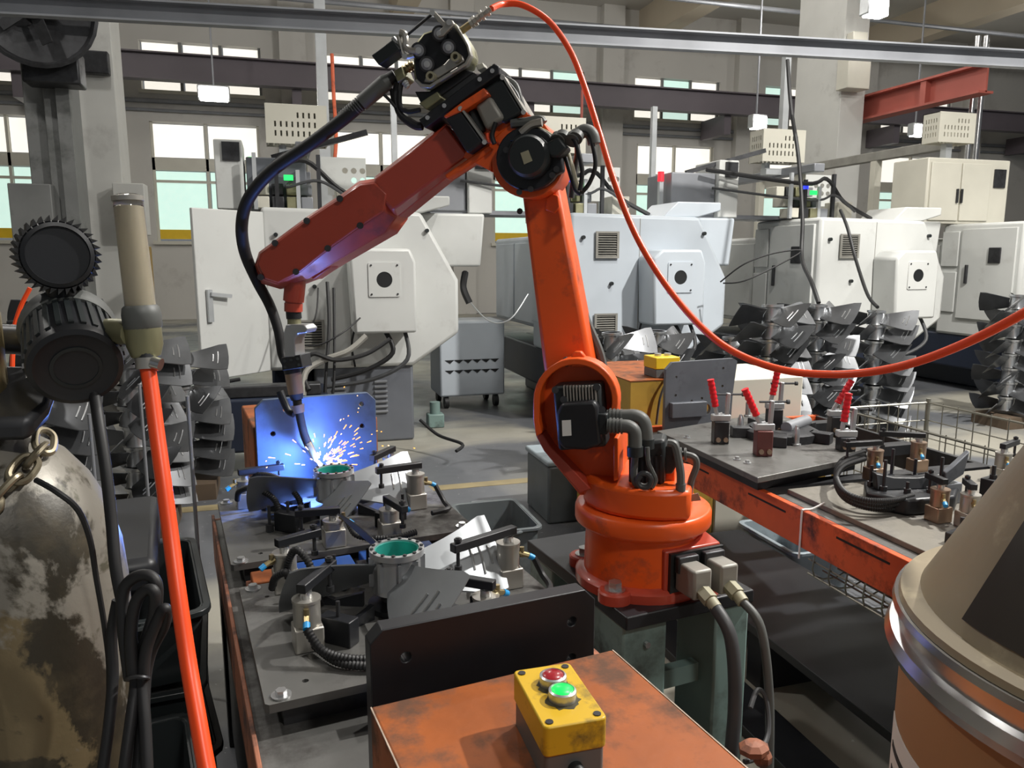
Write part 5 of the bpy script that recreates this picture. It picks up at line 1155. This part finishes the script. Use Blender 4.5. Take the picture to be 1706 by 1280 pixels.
for k, (x, y0, y1, d, lb) in enumerate(((312, 660, 850, 2.4, 'thin steel rod standing free right of the red hose'), (148, 690, 790, 2.6, 'thin steel rod among the fans left of the red hose'), (232, 640, 780, 2.9, 'thin steel rod before the shiny hubs'))):
    a, b2 = WF.D(x, y0, d), WF.D(x, y1, d); tag(MB().cyl((a.x, a.y, 0), (a.x, a.y, a.z), .006, n=8).build('steel_rod', m_chan), lb, 'rod')
# ============================================================ WIRE DRUM
DC = Vector((.905, .512, 0)); DR = .285; DZ = 1.05
t = thing('wire_drum', 'brown fibreboard welding wire drum with steel ring in the right foreground', 'drum', (DC.x, DC.y, 0))
MB().lathe([(DR-.012, .20), (DR-.012, DZ-.03), (DR-.02, DZ-.02)], (DC.x, DC.y, 0), n=72).build('drum_body', m_kraft, t)
MB().lathe([(DR-.012, DZ-.055), (DR+.003, DZ-.052), (DR+.008, DZ-.04), (DR+.003, DZ-.028), (DR-.006, DZ-.026), (DR-.006, DZ-.006), (DR+.002, DZ-.002), (DR, DZ+.006), (DR-.02, DZ+.006)], (DC.x, DC.y, 0), n=72).build('clamp_ring', m_chrome, t)
MB().lathe([(DR-.005, 0), (DR-.005, .20)], (DC.x, DC.y, 0), n=48).build('pallet_stand', m_wood, t)
# paper label with print
def wrap(b, a0, a1, z0, z1, r, n=8):
    k = len(b.v)
    for i in range(n+1):
        a = a0+(a1-a0)*i/n
        for z in (z0, z1): 
            for rr in (r, r-.001): b.v.append(Vector((DC.x+rr*math.cos(a), DC.y+rr*math.sin(a), z)))
    for i in range(n):
        q = k+4*i; b.f += [(q, q+4, q+6, q+2), (q+1, q+3, q+7, q+5), (q, q+1, q+5, q+4), (q+2, q+6, q+7, q+3)]
    b.f += [(k, k+2, k+3, k+1), (k+4*n, k+4*n+1, k+4*n+3, k+4*n+2)]; return b
va = math.atan2(-DC.y, -DC.x)
lab = wrap(MB(), va-1.25, va-.80, .64, .90, DR-.0108).build('paper_label', m_paper, t)
for k in range(7): wrap(MB(), va-1.18+.02*(k % 2), va-.88-.04*(k % 3), .865-.028*k, .873-.028*k, DR-.0102).build('print_line', m_ink, lab)
AP2 = DC+Vector((0, 0, DZ+.475))
cn = thing('drum_cone', 'dusty tan plastic cone hood with dark window on the wire drum', 'cone hood', (DC.x, DC.y, DZ))
MB().lathe([(DR-.004, DZ+.0065), (DR-.006, DZ+.014), (.258, DZ+.016), (.030, DZ+.46), (.028, DZ+.475), (.02, DZ+.475)], (DC.x, DC.y, 0), n=72).build('cone_shell', m_tan, cn)
def cone_pt(a, z, e): r = .258-(z-.016)*.5135+e; return Vector((DC.x+r*math.cos(a), DC.y+r*math.sin(a), DZ+z))
b = MB(); na, n0 = 12, len(b.v)
for e in (.0015, .004):
    for i in range(na+1):
        a = va-.78+.9*i/na
        for z in (.032, .14, .25, .36): b.v.append(cone_pt(a, z, e))
q = (na+1)*4
for i in range(na):
    for j in range(3):
        k = i*4+j; b.f += [(k, k+4, k+5, k+1), (q+k, q+k+1, q+k+5, q+k+4)]
for i in range(na):
    for j in (0, 3): k = i*4+j; b.f.append((k, k+4, q+k+4, q+k))
for j in range(3):
    for i in (0, na): k = i*4+j; b.f.append((k, k+1, q+k+1, q+k))
b.build('dark_window', m_smoke, cn)
# orange wire conduit from the feeder to the drum cone
cp = [(819, 15, 1.9), (838, 7, 1.9), (872, 9, 1.9), (915, 36, 1.9), (950, 85, 1.9), (974, 145, 1.89), (998, 220, 1.87), (1026, 310, 1.84), (1066, 405, 1.80), (1126, 497, 1.74), (1200, 572, 1.66), (1290, 613, 1.57), (1390, 624, 1.48), (1490, 613, 1.38), (1590, 580, 1.28), (1706, 522, 1.17), (1850, 430, 1.05)]
P = [WF.D(*q) for q in cp]; P[0] = RF.w(R(818, 15, .06)); P.append(AP2+Vector((0, 0, .02)))
hs_ = thing('wire_conduit', 'long orange wire conduit sweeping from wire feeder to the drum cone', 'hose', P[-1])
MB().tube(P, .0076, 14, 10).build('conduit', m_hose, hs_)
# ============================================================ GAS CYLINDER, REGULATOR
GC = Vector((-.272, .826, 0))
t = thing('gas_cylinder', 'rusty gas cylinder with peeling camouflage-like paint at the left edge', 'gas cylinder', (GC.x, GC.y, 0))
MB().lathe([(.10, 0), (.110, .015), (.110, 1.125), (.107, 1.165), (.098, 1.203), (.083, 1.236), (.064, 1.262), (.042, 1.278), (.036, 1.285), (.036, 1.31)], (GC.x, GC.y, 0), n=56).build('shell', m_cyl, t)
MB().cyl((GC.x, GC.y, 1.305), (GC.x, GC.y, 1.40), .022, n=14).build('valve', m_brass, t)
MB().ext([(GC.x-.05, GC.y-.05, 1.29), (GC.x+.05, GC.y-.05, 1.285), (GC.x+.062, GC.y-.03, 1.30), (GC.x+.06, GC.y+.03, 1.325), (GC.x-.05, GC.y+.04, 1.33)], (0, 0, .02)).build('guard_collar', m_dk, t, bev=.006)
# chain
ct = thing('chain', 'heavy worn steel chain draped over the shoulder of the gas cylinder', 'chain', (GC.x, GC.y-.1, 1.2))
cps = smooth_path([WF.D(x, y, d) for x, y, d in ((75, 718, .735), (72, 745, .72), (45, 775, .695), (15, 812, .678), (-25, 850, .67), (-80, 880, .67))], 10)
acc = 0; last = cps[0]; li = 0
for i in range(1, len(cps)):
    acc += (cps[i]-cps[i-1]).length
    if acc > .022*(li+1)-.01:
        c = cps[i]; d = (cps[min(i+1, len(cps)-1)]-cps[i-1]).normalized()
        n1 = (c-Vector((GC.x, GC.y, c.z-.07))).normalized(); n1 = (n1-d*n1.dot(d)).normalized(); s_ = d.cross(n1)
        if li % 2: s_, n1 = n1, s_
        L_, W_ = .012, .0085
        MB().tube([c+d*(L_*ca)+s_*(W_*sa) for ca, sa in ((1.25, 0), (.9, .8), (0, 1), (-.9, .8), (-1.25, 0), (-.9, -.8), (0, -1), (.9, -.8))], .0034, 8, 4, closed=True).build('link', m_chain, ct)
        li += 1
# regulator with heater
def dirpx(x0, y0, d0, x1, y1, d1): return (WF.D(x1, y1, d1)-WF.D(x0, y0, d0))
rg = thing('gas_regulator', 'black gas regulator with ribbed heater body and toothed gauge', 'gas regulator', WF.D(122, 600, .70))
gc = WF.D(97, 425, .70); ga = (CW+Vector((.1, 0, .05))-gc).normalized()
e1 = ga.orthogonal().normalized()
MB().lathe([(.0295, -.03), (.0315, -.026), (.0315, -.004), (.0295, 0), (.026, .0015), (.0255, -.001), (.001, -.001)], gc, ga, 48).build('gauge_case', m_blk, rg)
b = MB(); u = e1; v_ = ga.cross(e1)
for k in range(34):
    a = 2*math.pi*k/34; a2 = a+.16
    rd_ = u*math.cos(a)+v_*math.sin(a); r2 = u*math.cos(a2)+v_*math.sin(a2); tn = -u*math.sin(a)+v_*math.cos(a)
    b.ext([gc+rd_*.0308-ga*.001, gc+rd_*.0362-ga*.001, gc+r2*.0308-ga*.001], -ga*.026)
b.build('toothed_boot', m_rub, rg)
h0, h1 = WF.D(113, 545, .745), WF.D(127, 612, .69); ha = (h1-h0).normalized()
MB().lathe([(.036, -.006), (.041, -.002), (.0425, .006), (.0405, .012), (.040, .018)], h0, ha, 48).build('heater_flange', m_gpipe, rg)
Lh = (h1-h0).length
MB().lathe([(.036, .01), (.0375, .02), (.0395, Lh-.006), (.0385, Lh), (.034, Lh+.002), (.030, Lh+.0005), (.001, Lh+.0005)], h0, ha, 48).build('heater_body', m_blk, rg)
e1 = ha.orthogonal().normalized(); e2 = ha.cross(e1)
for k in range(26):
    a = 2*math.pi*k/26; rd_ = e1*math.cos(a)+e2*math.sin(a)
    MB().beam(h0+ha*.016+rd_*.0378, h0+ha*(Lh-.010)+rd_*.0396, .0045, .003, up=rd_).build('heater_rib', m_blkp, rg)
MB().lathe([(.021, 0), (.021, .0012), (.018, .0012), (.018, 0)], h0+ha*(Lh+.0005), ha, 32, closed=True).build('embossed_ring', m_blkp, rg)
MB().cyl(WF.D(100, 470, .715), WF.D(110, 540, .74), .013, n=16).build('gauge_stem', m_blk, rg)
MB().cyl(WF.D(-60, 563, .76), WF.D(62, 567, .75), .0145, n=18).cyl(WF.D(-60, 563, .76), Vector((GC.x, GC.y, 1.37)), .0145, n=14).build('inlet_pipe', m_dk, rg)
MB().tube([WF.D(*q) for q in ((160, 555, .74), (190, 552, .71), (222, 556, .69))], .012, 12, 5).build('outlet_arm', m_olive, rg)
# flow meter
fm = thing('flow_meter', 'cloudy glass gas flow meter tube standing on a dusty collar', 'flow meter', WF.D(238, 580, .69))
f0, f1 = WF.D(235, 520, .69), WF.D(212, 327, .675); fd = (f1-f0).normalized(); FLn = (f1-f0).length
MB().lathe([(.0130, 0), (.0122, FLn*.95), (.0128, FLn*.96), (.0126, FLn), (.008, FLn+.002)], f0, fd, 28).build('outer_tube', m_clear, fm)
MB().lathe([(.0095, .0), (.0085, FLn*.9)], f0+fd*.002, fd, 20).build('inner_tube', m_glass, fm)
MB().lathe([(.0115, FLn*.955), (.0131, FLn*.96), (.0131, FLn*1.0), (.009, FLn*1.01)], f0, fd, 24).build('tube_cap', m_alucyl, fm)
MB().lathe([(.0145, -.016), (.0165, -.013), (.0165, -.002), (.0155, .004), (.0135, .006)], f0, fd, 28).build('collar', m_gpipe, fm)
MB().lathe([(.006, -.044), (.0125, -.040), (.0155, -.030), (.0155, -.014)], f0, fd, 24).build('meter_base', m_olive, fm)
MB().cyl(WF.D(240, 562, .69), WF.D(246, 612, .69), .0075, n=14).build('hose_barb', m_dk, fm)
b = MB(); hb_ = WF.D(246, 606, .69); hd_ = (WF.D(248, 640, .69)-hb_).normalized()
MB().lathe([(.0085, -.005), (.0105, -.005), (.0105, .005), (.0085, .005)], hb_, hd_, 20, closed=True).build('hose_clip', m_alucyl, fm)
MB().cyl(WF.D(254, 604, .685), WF.D(268, 608, .685), .006, n=10).build('clip_screw', m_chrome, fm)
gp = [(245, 606, .69), (252, 650, .687), (261, 720, .68), (272, 800, .67), (284, 890, .66), (297, 990, .645), (313, 1100, .63), (330, 1200, .61), (345, 1285, .595), (375, 1440, .57), (420, 1700, .56), (470, 1900, .6)]
tag(MB().tube([WF.D(*q) for q in gp], .0068, 14, 8).build('gas_hose', m_hose), 'bright orange-red gas hose hanging from the flow meter', 'hose')
# black heater cable and its tied bundle
bc_ = thing('heater_cable', 'black rubber cable hanging from the heater and tied in a bundle', 'cable', WF.D(235, 1130, .68))
def bt(pix, r=.0052, nm='cable'): return MB().tube([WF.D(*q) for q in pix], r, 10, 7).build(nm, m_rub, bc_)
bt([(155, 640, .72), (164, 700, .70), (176, 780, .69), (186, 870, .685), (192, 940, .68), (203, 1000, .68), (218, 1060, .68), (226, 1130, .68), (218, 1200, .67), (205, 1300, .66), (195, 1420, .66)])
bt([(216, 1130, .675), (205, 1040, .675), (206, 985, .675), (225, 962, .675), (250, 960, .675), (262, 980, .675), (258, 1030, .68), (240, 1080, .685), (232, 1130, .685), (228, 1210, .68), (215, 1310, .67), (210, 1420, .67)])
bt([(222, 1130, .67), (218, 1060, .67), (226, 1005, .67), (245, 982, .67), (258, 990, .67), (254, 1030, .675), (238, 1085, .68), (236, 1130, .68), (242, 1210, .67), (246, 1310, .66), (248, 1420, .66)])
bt([(238, 1130, .672), (244, 1080, .672), (262, 1035, .672), (272, 1016, .672), (277, 1020, .675), (272, 1045, .68), (252, 1085, .685), (242, 1130, .685), (238, 1210, .675), (228, 1310, .67), (225, 1420, .67)])
bt([(196, 1000, .69), (186, 1060, .69), (188, 1130, .69), (180, 1220, .68), (165, 1330, .67), (160, 1420, .67)], .0048)
bt([(230, 1130, .69), (236, 1220, .69), (234, 1320, .69), (240, 1420, .69)], .005)
MB().tube([WF.D(*q) for q in ((210, 1132, .668), (228, 1128, .662), (246, 1130, .668), (244, 1131, .695), (228, 1133, .70), (212, 1133, .695))], .0018, 6, 4, closed=True).build('cable_tie', m_dk, bc_)
tag(MB().tube([WF.D(*q) for q in ((60, 800, .66), (95, 820, .655), (130, 850, .66), (150, 900, .672), (160, 960, .685), (175, 1050, .70), (182, 1130, .71), (178, 1290, .71), (172, 1450, .71))], .0026, 8, 6).build('stain_line', m_rub), 'thin dark stain line running down over the gas cylinder shell', 'cable')  # thin tube modelled for a brownish stain line on the shell
tag(MB().tube([WF.D(*q) for q in ((50, 480, 3.4), (35, 510, 3.4), (24, 545, 3.4), (22, 570, 3.4), (20, 640, 3.4), (20, 720, 3.5))], .01, 8, 5).build('air_line', m_hose), 'short orange air line curving behind the toothed gauge', 'hose')
